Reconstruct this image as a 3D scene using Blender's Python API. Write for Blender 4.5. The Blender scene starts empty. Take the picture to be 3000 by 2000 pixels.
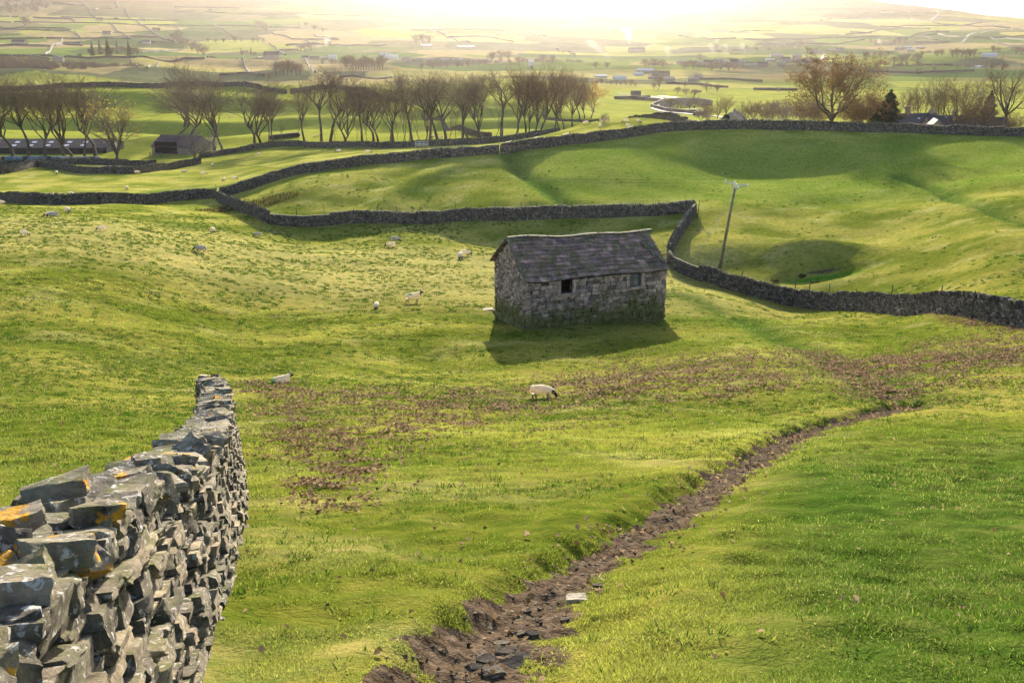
import bpy, bmesh, math, random
import numpy as np
from mathutils import Vector, Matrix, Euler
rng = np.random.default_rng(7)
random.seed(11)
R = math.radians
C = bpy.context.scene.collection
D = bpy.data
# ---------------------------------------------------------------- camera maths (photo pixels of a 3000 x 2000 frame)
F = 2917.0; PITCH = R(17.5); CP, SP = math.cos(PITCH), math.sin(PITCH)
def tan_of(py):
    b = (1000-py)/F
    return (-SP+b*CP)/(CP+b*SP)
def s_of(px, py):
    b = (1000-py)/F
    return ((px-1500)/F)/(CP+b*SP)
cam_d = D.cameras.new('camera'); cam = D.objects.new('camera', cam_d); C.objects.link(cam)
cam_d.sensor_width = 36; cam_d.lens = F/3000*36; cam_d.clip_end = 30000; cam_d.clip_start = 0.05
cam.location = (0, 0, 0); cam.rotation_euler = (R(90)-PITCH, 0, 0)
bpy.context.scene.camera = cam
# ---------------------------------------------------------------- noise
_perm = np.random.default_rng(3).permutation(256).astype(np.int64)
_gr = np.random.default_rng(4).uniform(0, 2*np.pi, 256); _gx = np.cos(_gr); _gy = np.sin(_gr)
def noise(x, y):
    x = np.asarray(x, float); y = np.asarray(y, float)
    xi = np.floor(x).astype(np.int64); yi = np.floor(y).astype(np.int64)
    xf = x-xi; yf = y-yi
    u = xf*xf*xf*(xf*(xf*6-15)+10); v = yf*yf*yf*(yf*(yf*6-15)+10)
    def g(i, j):
        h = _perm[(_perm[(xi+i) & 255]+yi+j) & 255]
        return _gx[h]*(xf-i)+_gy[h]*(yf-j)
    a = g(0,0); b = g(1,0); c = g(0,1); d = g(1,1)
    return 1.5*((a+(b-a)*u)*(1-v)+(c+(d-c)*u)*v)
def fbm(x, y, o=4):
    t = 0; a = 1
    for k in range(o):
        t = t+a*noise(x*2**k+17.3*k, y*2**k-9.1*k); a *= .5
    return t
def sstep(a, b, x):
    t = np.clip((x-a)/(b-a), 0, 1); return t*t*(3-2*t)
# ---------------------------------------------------------------- terrain profile: columns of (pixel row, distance) or (height, distance) pairs
near = [(-1.65,.01,'z'),(-1.95,1,'z'),(-2.25,1.6,'z'),(-2.55,2.3,'z'),(-2.88,3.2,'z'),(-3.45,4.7,'z'),(-4.35,7.2,'z'),(-5.8,11.2,'z'),(-7.45,16,'z')]
farL = [(-32,480,'z'),(-41,620,'z'),(225,920),(190,1150),(150,1500),(100,2000),(50,2600),(0,3200),(-60,4300),(-75,5500),(200,7500,'z'),(150,9500,'z')]
farR = [(-23,225,'z'),(-31,330,'z'),(-42,500,'z'),(300,600),(240,870),(200,1180),(150,1900),(100,2700)]
cols = {
 -.6: near+[(-10.3,26,'z'),(-12.7,36,'z'),(-13.9,44,'z'),(-14.4,52,'z'),(-14.9,62,'z'),(-15.6,70,'z'),(-16.8,82,'z'),(-18,96,'z'),(-20.6,118,'z'),(600,130),(570,160),(540,180),(520,190),(500,205),(480,235),(460,255),(430,275),(400,295),(350,335),(300,370),(270,395),(265,405)]+farL,
 -.5: near+[(1200,26),(1100,36),(1000,44),(900,52),(800,62),(750,70),(700,82),(650,96),(610,118),(600,130),(570,160),(540,180),(520,190),(500,205),(480,235),(460,255),(430,275),(400,295),(350,335),(300,370),(270,395),(262,405)]+farL,
 -.4: near+[(1200,27),(1100,39),(1000,48),(900,56),(850,61),(800,67),(750,76),(700,88),(650,103),(610,125),(590,140),(560,165),(540,180),(510,195),(495,210),(480,235),(460,255),(430,275),(400,295),(350,335),(300,370),(260,395),(250,405)]+farL,
 -.3: near+[(-9.9,24,'z'),(-12.4,33,'z'),(1060,46),(950,59),(900,65),(850,71),(800,78),(760,86),(720,96),(680,108),(640,120),(600,138),(575,146),(550,165),(520,190),(500,205),(480,225),(465,245),(445,260),(420,280),(400,295),(350,335),(300,370),(260,395),(247,405),(-32,480,'z'),(-42,620,'z'),(225,940),(200,1180),(150,1700),(100,2200),(50,2900),(0,3600),(-60,4600),(-75,5600),(220,7500,'z'),(170,9500,'z')],
 -.2: near+[(-9.9,24,'z'),(-12.6,34,'z'),(1060,47),(950,61),(870,73),(800,85),(750,98),(700,112),(655,118),(600,126),(550,134),(520,140),(504,146),(480,170),(465,195),(450,218),(435,245),(400,272),(350,320),(300,365),(270,390),(256,402),(-30,470,'z'),(-41,600,'z'),(230,900),(200,1180),(150,1750),(100,2350),(50,3000),(0,3800),(-60,4800),(-75,5700),(230,7500,'z'),(180,9500,'z')],
 -.1: near+[(-9.9,24,'z'),(-12.7,34,'z'),(1050,52),(950,62),(870,75),(800,90),(740,103),(700,112),(675,117),(650,122),(600,128),(550,135),(500,143),(473,150),(448,180),(437,215),(430,240),(424,252),(400,270),(360,320),(330,350),(300,385),(288,400),(-31,470,'z'),(-40,600,'z'),(225,950),(200,1180),(150,1800),(100,2500),(50,3300),(0,4100),(-50,5200),(-62,6000),(220,7800,'z'),(160,9500,'z')],
 0.: near+[(-9.9,24,'z'),(-12.6,33,'z'),(1135,41),(1060,50),(965,60.5),(870,76),(800,92),(740,106),(720,112),(640,118.5),(600,122),(550,130),(500,139),(460,147),(438,151),(428,160),(414,200),(410,235),(-26,262,'z'),(380,280),(330,345),(300,400),(270,500),(240,700),(215,1000),(190,1300),(150,1800),(100,2600),(50,3400),(0,4300),(-40,5500),(-48,6200),(210,8000,'z'),(150,9500,'z')],
 .1: near+[(-9.9,24,'z'),(-12.5,34,'z'),(1050,51),(1000,56),(940,63),(900,70),(850,79),(800,90),(750,101),(700,112),(640,119),(600,122),(550,130),(500,138),(460,146),(420,155),(405,158.5),(396,168),(372,182),(354,192),(351,197),(-21,225,'z'),(-27,280,'z'),(-31,350,'z'),(-41,480,'z'),(315,570),(270,720),(240,870),(200,1180),(150,1850),(100,2700),(50,3700),(0,4800),(-40,6000),(-46,6600),(230,8200,'z'),(150,9800,'z')],
 .2: near+[(-9.9,24,'z'),(-12.4,34,'z'),(1050,48),(1000,55),(950,62),(900,71),(860,82),(828,95),(800,99),(750,103),(700,108),(650,115),(600,122),(560,132),(520,143),(500,147),(470,150),(420,156),(390,160.5),(376,166),(-17,180,'z'),(-20,200,'z'),(-24,240,'z'),(-28,300,'z'),(-31,345,'z'),(-38,440,'z'),(300,600),(270,720),(240,870),(200,1180),(150,1900),(100,2700),(50,3700),(0,4700),(-30,5600),(-34,6200),(180,8000,'z'),(100,9800,'z')],
 .3: near+[(-9.9,24,'z'),(-12.3,34,'z'),(1050,46),(1000,54),(950,65),(893,87),(850,91),(800,95),(750,100),(700,108),(650,115),(600,123),(550,134),(520,142),(500,147),(470,150),(420,156),(395,160),(378,163.5),(-16.3,172,'z'),(-19,190,'z')]+farR+[(50,3600),(0,4500),(-24,5100),(-26,5400),(110,7000,'z'),(50,9500,'z')],
 .4: near+[(-9.9,24,'z'),(-12.2,34,'z'),(1050,46),(1000,55),(914,73.5),(870,80),(800,88),(700,102),(600,120),(550,131),(500,142),(460,149),(420,156),(390,163),(380,168),(-19,190,'z'),(-24,225,'z')]+farR[1:]+[(75,3200),(50,3700),(25,4300),(22,4500),(40,5500,'z'),(0,7000,'z'),(-20,9500,'z')],
 .5: near+[(-9.9,24,'z'),(1100,34),(1000,48),(950,56),(860,66),(750,82),(650,98),(560,118),(500,135),(450,147),(400,158),(393,163),(385,170),(-20,190,'z'),(-25,230,'z'),(-34,330,'z'),(-43,560,'z'),(240,880),(200,1180),(175,1400),(150,1700),(100,2400),(75,3000),(60,3900),(59,4100),(0,5500,'z'),(-30,7000,'z'),(-40,9500,'z')],
 .6: near+[(-9.9,24,'z'),(-11.8,34,'z'),(-14.8,48,'z'),(-16.2,56,'z'),(-17,66,'z'),(-18,82,'z'),(-18.2,98,'z'),(-18.3,118,'z'),(-18.2,135,'z'),(-17.4,147,'z'),(-16.4,158,'z'),(-16.4,170,'z'),(-20,190,'z'),(-25,230,'z'),(-34,330,'z'),(-43,560,'z'),(240,880),(200,1180),(175,1400),(150,1700),(100,2400),(85,3000),(76,3900),(75,4100),(-10,5500,'z'),(-30,7000,'z'),(-40,9500,'z')],
}
LY = np.linspace(math.log(.5), math.log(10000), 2200)
def pchip(xs, ys, x):
    xs = np.array(xs); ys = np.array(ys); h = np.diff(xs); d = np.diff(ys)/h
    m = np.zeros(len(xs))
    for i in range(1, len(xs)-1):
        if d[i-1]*d[i] > 0:
            w1 = 2*h[i]+h[i-1]; w2 = h[i]+2*h[i-1]
            m[i] = (w1+w2)/(w1/d[i-1]+w2/d[i])
    m[0] = d[0]; m[-1] = d[-1]
    i = np.clip(np.searchsorted(xs, x)-1, 0, len(xs)-2)
    t = np.clip((x-xs[i])/h[i], 0, 1)
    return (2*t**3-3*t**2+1)*ys[i]+(t**3-2*t**2+t)*h[i]*m[i]+(-2*t**3+3*t**2)*ys[i+1]+(t**3-t**2)*h[i]*m[i+1]
_keys = sorted(cols); TAB = []
for k in _keys:
    pts = sorted([(math.log(p[1]), p[0] if len(p) == 3 else tan_of(p[0])*p[1]) for p in cols[k]])
    TAB.append(pchip([a for a, b in pts], [b for a, b in pts], LY))
TAB = np.array([TAB[0]]*3+TAB+[TAB[-1]]*3)      # s from -.9 to .9
from itertools import product
def _smooth(T):                                 # soften the joints of the profiles a little along the distance
    k = np.array([1, 2, 3, 2, 1.]); k /= k.sum()
    P = np.pad(T, ((0,0),(2,2)), mode='edge')
    return sum(k[i]*P[:, i:i+T.shape[1]] for i in range(5))
for _ in range(3): TAB = _smooth(TAB)
def H0(x, y):
    x = np.asarray(x, float); y = np.asarray(y, float)
    yy = np.maximum(y, .6); s = np.clip(x/np.maximum(yy, 3), -.88, .88)
    f = (s+.9)/.1; i = np.clip(np.floor(f).astype(int), 1, TAB.shape[0]-3); u = f-i
    g = np.clip((np.log(yy)-LY[0])/(LY[1]-LY[0]), 0, len(LY)-1.001); j = g.astype(int); v = g-j
    def c(n): return TAB[n, j]*(1-v)+TAB[n, j+1]*v
    p0, p1, p2, p3 = c(i-1), c(i), c(i+1), c(i+2)
    z = .5*(2*p1+(p2-p0)*u+(2*p0-5*p1+4*p2-p3)*u*u+(3*p1-p0-3*p2+p3)*u**3)
    return z+np.where(y < .6, -.3*(y-.6), 0)
def cast(px, py, lo=2., hi=9000., Hf=None):
    Hf = Hf or H0
    s = s_of(px, py); t = tan_of(py)
    Y = np.exp(np.linspace(math.log(lo), math.log(hi), 6000))
    g = t*Y-Hf(s*Y, Y)
    k = np.where(g <= 0)[0]
    if len(k) and k[0] > 0: 
        a = k[0]; w = g[a-1]/(g[a-1]-g[a]); y = Y[a-1]+(Y[a]-Y[a-1])*w
    else: y = Y[np.argmin(np.abs(g))]
    return np.array([s*y, y, float(Hf(s*y, y))])
def line(pts, lo=2., hi=9000., Hf=None): return np.array([cast(p[0], p[1], lo, hi, Hf)[:2] for p in pts])
def crv(P, n=8):
    """smooth curve through 2-D/3-D points (Catmull-Rom)"""
    P = np.array(P, float); Q = np.vstack([2*P[0]-P[1], P, 2*P[-1]-P[-2]]); out = []
    for i in range(len(P)-1):
        a, b, c, d = Q[i:i+4]
        for k in range(n):
            t = k/n; out.append(.5*(2*b+(c-a)*t+(2*a-5*b+4*c-d)*t*t+(3*b-a-3*c+d)*t**3))
    out.append(P[-1]); return np.array(out)
def pdist(x, y, P):
    """distance to a polyline, signed side (+ = left of its direction), position along it"""
    x = np.asarray(x, float); y = np.asarray(y, float)
    best = np.full(x.shape, 1e9); side = np.zeros(x.shape); al = np.zeros(x.shape); L = 0
    for a, b in zip(P[:-1], P[1:]):
        dx, dy = b[0]-a[0], b[1]-a[1]; l = math.hypot(dx, dy)
        if l < 1e-6: continue
        t = np.clip(((x-a[0])*dx+(y-a[1])*dy)/(l*l), 0, 1)
        d = np.hypot(x-a[0]-t*dx, y-a[1]-t*dy); m = d < best
        best = np.where(m, d, best); side = np.where(m, np.sign(dx*(y-a[1])-dy*(x-a[0])), side); al = np.where(m, L+t*l, al); L += l
    return best, side, al
# ---- features
PATH = crv(line([(1050,2350),(1290,2000),(1420,1850),(1600,1690),(1780,1590),(1920,1510),(2120,1390),(2300,1285),(2450,1235),(2600,1200),(2660,1180)]), 6)
SWALE = crv(line([(2640,1170),(2560,1110),(2430,1050),(2340,1010),(2200,950),(2060,885),(1990,862)]), 5)
GROOVE = crv(line([(1490,455),(1540,510),(1600,555),(1650,598)], 100), 5)
GROOVE2 = crv(line([(2630,515),(2740,555),(2860,600),(3030,655)], 90), 5)
SPUR = crv(line([(1060,640),(1120,600),(1180,555),(1270,510),(1330,492)], 110), 5)
MOUND = cast(2375, 742, 80, 130); MOUND2 = cast(2180, 735, 80, 140); POND = cast(2410, 800, 60, 120)
MOUNDS = [(*cast(px, py, 500, 4000)[:2], rx, ry, hh) for px, py, rx, ry, hh in ((2230,196,70,38,11),(2540,188,65,32,9),(2080,207,75,32,8),(840,232,48,26,8),(1100,214,75,32,9),(330,190,75,38,11),(520,188,75,34,9),(700,196,65,32,8),(430,216,65,30,7),(2700,212,65,32,7),(2860,188,65,42,11),(2400,205,80,30,6),(1850,215,80,34,7),(1600,205,90,34,8),(60,230,70,34,9),(1300,190,80,34,8))]
def H(x, y, fine=True):
    x = np.asarray(x, float); y = np.asarray(y, float); z = H0(x, y)
    nearw = sstep(700, 350, y)
    z = z+nearw*(.30*fbm(x/17, y/17, 2)*sstep(6, 40, y))
    far = sstep(550, 900, y)
    up = sstep(1150, 1900, y)
    z = z+far*(2.2*fbm(x/130+3, y/110, 3)*(1-up)+up*(7*fbm(x/520+.35*y/300, y/230, 3)))
    ph_ = (y+.10*x+60*noise(x/420, y/300)+18*noise(x/130, y/200))/(105+45*sstep(2000, 3500, y)); fr = ph_-np.floor(ph_)
    z = z+up*sstep(6500, 5000, y)*14*(.25+.75*sstep(-350, 350, x))*(.55+.6*noise(x/300+9, ph_*.9))*(sstep(.6, 1, fr)-fr)
    if np.any(y > 500):
        for mx, my, rx, ry, hh in MOUNDS: z = z+hh*np.exp(-(((x-mx)/rx)**2+((y-my)/ry)**2))
    # drumlin behind the tree row: dark and bright waves
    w = sstep(262, 300, y)*sstep(420, 385, y)*sstep(160, 20, x)
    ph_ = (y-268+.16*x+13*noise(x/45, y/60))/44.; fr = ph_-np.floor(ph_); z = z+w*4.3*(sstep(.62, 1, fr)-fr)+w*.8
    # shallow waves on the big field
    w = sstep(70, 85, y)*sstep(150, 120, y)*sstep(25, 45, x)
    z = z+w*.22*np.sin(y/3.1+x/14+2*noise(x/18, y/14))
    m = np.hypot((x-27)/8., (y-188)/9.); z = z+1.15*np.exp(-m*m)
    m = np.hypot((x-MOUND[0])/5.2, (y-MOUND[1])/2.5); z = z+1.35*np.exp(-m*m)*1.
    m = np.hypot((x-MOUND2[0])/6.5, (y-MOUND2[1])/4.); z = z+.8*np.exp(-m*m)
    m = np.hypot((x-POND[0])/5., (y-POND[1])/1.8); z = z-.5*np.exp(-m**4)
    for P, dep, wid in ((GROOVE,.8,1.4),(GROOVE2,.6,.9),(SWALE,.25,1.1)):
        x0, y0 = P.min(0)-8; x1, y1 = P.max(0)+8
        k = (x > x0) & (x < x1) & (y > y0) & (y < y1)
        if np.any(k):
            d, s, a = pdist(np.where(k, x, 0), np.where(k, y, 0), P); z = z-np.where(k, dep*np.exp(-(d/wid)**2), 0)
    k = (y > 100) & (y < 160) & (x > -40) & (x < 0)
    if np.any(k):
        d, s, a = pdist(np.where(k, x, 0), np.where(k, y, 0), SPUR); z = z+np.where(k, .55*np.exp(-(d/2.2)**2), 0)
    k = (y < 44)
    if np.any(k):
        d, s, a = pdist(np.where(k, x, 0), np.where(k, y, 0), PATH); sd = d*s
        wv = .10*noise(x*1.1, y*1.1)+.05*noise(x*3, y*3)
        cut = np.where(sd > .12, 1-sstep(.16+wv, .50+wv, sd), 1-sstep(-.15+wv, -1.3, sd))
        tap = sstep(41, 31, y)
        z = z-np.where(k, tap*(.17*cut-.05*np.exp(-((sd-.75)/.35)**2)), 0)
        if fine: z = z+np.where(k, tap*cut*.035*fbm(x*5, y*5, 3)*sstep(1.0, .3, np.abs(sd)), 0)
    if fine:
        a = sstep(190, 90, y)*sstep(.5, 3, y)
        n1 = fbm(x/1.5, y/1.5, 3); n2 = noise(x/.42, y/.42)
        rough = .6+.9*sstep(-.2, .5, noise(x/14, y/11))
        z = z+a*rough*((.05+.035*sstep(35, 55, y)*sstep(5, -15, x))*n1+.03*n2*sstep(90, 50, y))+sstep(400, 200, y)*.05*noise(x/3.3, y/3.3)+sstep(30, 18, y)*sstep(1, 4, y)*.05*noise(x/.8+4, y/.7)
    return z
def Hz(x, y): return float(H(np.array([x]), np.array([y]))[0])
def at(px, py, lo=2., hi=9000.):
    p = cast(px, py, lo, hi); 
    Y = np.linspace(max(lo, p[1]*.8), min(hi, p[1]*1.2), 2500); s = s_of(px, py); t = tan_of(py)
    g = t*Y-H(s*Y, Y); k = np.where((g[:-1] > 0) & (g[1:] <= 0))[0]
    y = Y[k[0]] if len(k) else p[1]
    return Vector((s*y, y, Hz(s*y, y)))
# ---------------------------------------------------------------- object helpers
def tag(o, label=None, cat=None, group=None, kind=None):
    if label: o['label'] = label
    if cat: o['category'] = cat
    if group: o['group'] = group
    if kind: o['kind'] = kind
    return o
def empty(name, loc, rz=0):
    o = D.objects.new(name, None); C.objects.link(o); o.location = loc; o.rotation_euler = (0,0,rz); o.empty_display_size = .3; return o
def mesh_np(name, V, Fq, mats, smooth=False, attr=None, mi=None):
    """V (n,3); Fq: (m,k) array or list of such arrays"""
    if isinstance(Fq, np.ndarray): Fq = [Fq]
    Fq = [f for f in Fq if len(f)]
    me = D.meshes.new(name); V = np.ascontiguousarray(V, dtype=np.float32)
    me.vertices.add(len(V)); me.vertices.foreach_set('co', V.ravel())
    loops = np.concatenate([f.ravel() for f in Fq]).astype(np.int32)
    tot = np.concatenate([np.full(len(f), f.shape[1], np.int32) for f in Fq])
    st = np.concatenate([[0], np.cumsum(tot)[:-1]]).astype(np.int32)
    me.loops.add(len(loops)); me.loops.foreach_set('vertex_index', loops)
    me.polygons.add(len(tot)); me.polygons.foreach_set('loop_start', st); me.polygons.foreach_set('loop_total', tot)
    if mi is not None: me.polygons.foreach_set('material_index', np.asarray(mi, np.int32))
    me.update(calc_edges=True)
    me.polygons.foreach_set('use_smooth', np.full(len(tot), smooth, bool))
    for m in (mats if isinstance(mats, (list, tuple)) else [mats]): me.materials.append(m)
    if attr is not None:
        for an, av in attr.items():
            a = me.attributes.new(an, 'FLOAT_COLOR' if av.ndim == 2 else 'FLOAT', 'POINT')
            if av.ndim == 2:
                c = np.ones((len(V), 4), np.float32); c[:, :3] = av; a.data.foreach_set('color', c.ravel())
            else: a.data.foreach_set('value', av.astype(np.float32))
    return me
def link(name, me, parent=None, loc=None):
    o = D.objects.new(name, me); C.objects.link(o)
    if parent: o.parent = parent
    if loc is not None: o.location = loc
    return o
BOXF = np.array([[0,3,2,1],[4,5,6,7],[0,1,5,4],[1,2,6,5],[2,3,7,6],[3,0,4,7]])
class MB:
    """collects boxes, prisms and tubes into one mesh"""
    def __init__(s): s.v = []; s.f4 = []; s.f3 = []; s.n = 0; s.c = []
    def add(s, V, q=None, t=None, col=None):
        V = np.asarray(V, float)
        if q is not None and len(q): s.f4.append(np.asarray(q)+s.n)
        if t is not None and len(t): s.f3.append(np.asarray(t)+s.n)
        s.v.append(V); s.n += len(V)
        s.c.append(np.full(len(V), random.random() if col is None else col))
    def box(s, c, d, rz=0, M=None, jit=0, col=None):
        V = np.array([[-1,-1,-1],[1,-1,-1],[1,1,-1],[-1,1,-1],[-1,-1,1],[1,-1,1],[1,1,1],[-1,1,1]])*np.array(d)/2
        if jit: V = V+rng.uniform(-jit, jit, V.shape)
        if M is not None: V = V@np.array(M).T
        elif rz: 
            k, w = math.cos(rz), math.sin(rz); V = V@np.array([[k,-w,0],[w,k,0],[0,0,1]]).T
        s.add(V+np.array(c), BOXF, col=col)
    def tube(s, pts, rad, n=8, caps=True, col=None):
        pts = np.array(pts, float); rad = np.broadcast_to(rad, (len(pts),))
        rings = []
        for i, p in enumerate(pts):
            d = pts[min(i+1, len(pts)-1)]-pts[max(i-1, 0)]; d = d/(np.linalg.norm(d)+1e-9)
            a = np.cross(d, [0,0,1.] if abs(d[2]) < .9 else [1.,0,0]); a /= np.linalg.norm(a); b = np.cross(d, a)
            th = np.arange(n)*2*np.pi/n
            rings.append(p+rad[i]*(np.cos(th)[:,None]*a+np.sin(th)[:,None]*b))
        V = np.vstack(rings); q = []
        for i in range(len(pts)-1):
            for k in range(n): q.append([i*n+k, i*n+(k+1)%n, (i+1)*n+(k+1)%n, (i+1)*n+k])
        t = []
        if caps:
            V = np.vstack([V, pts[0], pts[-1]]); m = len(V)
            for k in range(n): t.append([(k+1)%n, k, m-2]); t.append([(len(pts)-1)*n+k, (len(pts)-1)*n+(k+1)%n, m-1])
        s.add(V, q, t, col)
    def build(s, name, mat, parent=None, smooth=False, loc=None):
        fs = []
        if s.f4: fs.append(np.vstack(s.f4))
        if s.f3: fs.append(np.vstack(s.f3))
        V = np.vstack(s.v)
        return link(name, mesh_np(name, V, fs, mat, smooth, {'rnd': np.concatenate(s.c)}), parent, loc)
# ---------------------------------------------------------------- materials
def newmat(name):
    m = D.materials.new(name); m.use_nodes = True; nt = m.node_tree; nt.nodes.clear(); return m, nt, nt.nodes, nt.links
def N(nt, t, **kw):
    n = nt.nodes.new(t)
    for k, v in kw.items():
        if k in n.inputs: n.inputs[k].default_value = v
        else: setattr(n, k, v)
    return n
def ramp(nt, fac, stops):
    r = nt.nodes.new('ShaderNodeValToRGB'); e = r.color_ramp.elements
    while len(e) < len(stops): e.new(.5)
    for i, (p, c) in enumerate(stops): e[i].position = p; e[i].color = (*c, 1) if len(c) == 3 else c
    nt.links.new(fac, r.inputs[0]); return r.outputs[0]
def mix(nt, fac, a, b, mode='MIX'):
    m = nt.nodes.new('ShaderNodeMix'); m.data_type = 'RGBA'; m.blend_type = mode
    for i, v in ((0, fac), (6, a), (7, b)):
        if hasattr(v, 'is_linked') or isinstance(v, bpy.types.NodeSocket): nt.links.new(v, m.inputs[i])
        else: m.inputs[i].default_value = (*v, 1) if isinstance(v, tuple) and len(v) == 3 else v
    return m.outputs[2]
def tex(nt, scale, detail=4, rough=.6, kind='noise', coord='Object', sc=None, dist=0):
    tc = nt.nodes.new('ShaderNodeTexCoord'); src = tc.outputs[coord]
    if sc:
        mp = nt.nodes.new('ShaderNodeMapping'); mp.inputs['Scale'].default_value = sc; nt.links.new(src, mp.inputs[0]); src = mp.outputs[0]
    if kind == 'noise':
        n = nt.nodes.new('ShaderNodeTexNoise'); n.inputs['Scale'].default_value = scale; n.inputs['Detail'].default_value = detail; n.inputs['Roughness'].default_value = rough
        n.inputs['Distortion'].default_value = dist; nt.links.new(src, n.inputs['Vector']); return n.outputs[0]
    n = nt.nodes.new('ShaderNodeTexVoronoi'); n.inputs['Scale'].default_value = scale; nt.links.new(src, n.inputs['Vector']); return n.outputs['Distance']
def bsdf(nt, col, rough=.9, bump=None, bstr=.5, bdist=.02, spec=.3):
    p = nt.nodes.new('ShaderNodeBsdfPrincipled'); o = nt.nodes.new('ShaderNodeOutputMaterial')
    if isinstance(col, tuple): p.inputs['Base Color'].default_value = (*col, 1)
    else: nt.links.new(col, p.inputs['Base Color'])
    p.inputs['Roughness'].default_value = rough; p.inputs['Specular IOR Level'].default_value = spec
    if bump is not None:
        b = nt.nodes.new('ShaderNodeBump'); b.inputs['Strength'].default_value = bstr; b.inputs['Distance'].default_value = bdist
        nt.links.new(bump, b.inputs['Height']); nt.links.new(b.outputs[0], p.inputs['Normal'])
    nt.links.new(p.outputs[0], o.inputs[0]); return p
def attr(nt, name):
    a = nt.nodes.new('ShaderNodeAttribute'); a.attribute_name = name; return a
def simple(name, a, b, scale=3, rough=.85, bscale=None, bstr=.4, bdist=.02, spec=.3, rnd=.5, coord='Object'):
    m, nt, nn, L = newmat(name)
    n = tex(nt, scale, 5, coord=coord); col = ramp(nt, n, [(.3, a), (.7, b)])
    at_ = attr(nt, 'rnd'); k = ramp(nt, at_.outputs['Fac'], [(0, (1-rnd,)*3), (1, (1+.0*rnd,)*3)])
    col = mix(nt, 1.0, col, k, 'MULTIPLY')
    bsdf(nt, col, rough, tex(nt, bscale or scale*4, 5, coord=coord), bstr, bdist, spec); return m
M = {}
HAZE, HAZE_G, EXPO = 0.24e-4, .80, 1.75
# ================================================================ materials
def ground_mat():
    m, nt, nn, L = newmat('pasture turf')
    t = attr(nt, 'tint'); mud = attr(nt, 'mud')
    n1 = tex(nt, 2.2, 6, .7); n2 = tex(nt, .45, 4, .6); n3 = tex(nt, 9, 4, .7)
    c = mix(nt, ramp(nt, n1, [(.35, (0,0,0)), (.62, (1,1,1))]), mix(nt, 1.0, t.outputs['Color'], (.55,.72,.5), 'MULTIPLY'), mix(nt, 1.0, t.outputs['Color'], (1.25,1.12,1.05), 'MULTIPLY'))
    c = mix(nt, ramp(nt, n2, [(.55, (0,0,0)), (.75, (.35,.35,.35))]), c, (.24,.2,.075))
    dirt = ramp(nt, n3, [(.3, (.028,.02,.013)), (.55, (.075,.055,.038)), (.8, (.16,.125,.095))])
    mf = nn.new('ShaderNodeMath'); mf.operation = 'ADD'; L.new(mud.outputs['Fac'], mf.inputs[0])
    sc = nn.new('ShaderNodeMath'); sc.operation = 'MULTIPLY_ADD'; L.new(tex(nt, 5, 5, .7), sc.inputs[0]); sc.inputs[1].default_value = 1.3; sc.inputs[2].default_value = -.65
    L.new(sc.outputs[0], mf.inputs[1])
    c = mix(nt, ramp(nt, mf.outputs[0], [(.42, (0,0,0)), (.56, (1,1,1))]), c, dirt)
    # bump: fine near, coarse far
    add = nn.new('ShaderNodeMath'); add.operation = 'MULTIPLY_ADD'; L.new(tex(nt, 1.3, 6, .75), add.inputs[0]); add.inputs[1].default_value = 1.6; L.new(tex(nt, 14, 3, .7), add.inputs[2])
    bsdf(nt, c, 1, add.outputs[0], .55, .07, 0.0)
    return m
M['ground'] = ground_mat()
def far_mat():
    m, nt, nn, L = newmat('far pasture')
    t = attr(nt, 'tint')
    n1 = tex(nt, .05, 8, .65)
    c = mix(nt, ramp(nt, n1, [(.35, (0,0,0)), (.65, (1,1,1))]), mix(nt, 1.0, t.outputs['Color'], (.75,.8,.75), 'MULTIPLY'), mix(nt, 1.0, t.outputs['Color'], (1.2,1.12,1.05), 'MULTIPLY'))
    bsdf(nt, c, 1, tex(nt, .12, 6, .7), .8, 1.2, 0.0)
    return m
M['far'] = far_mat()
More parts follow.
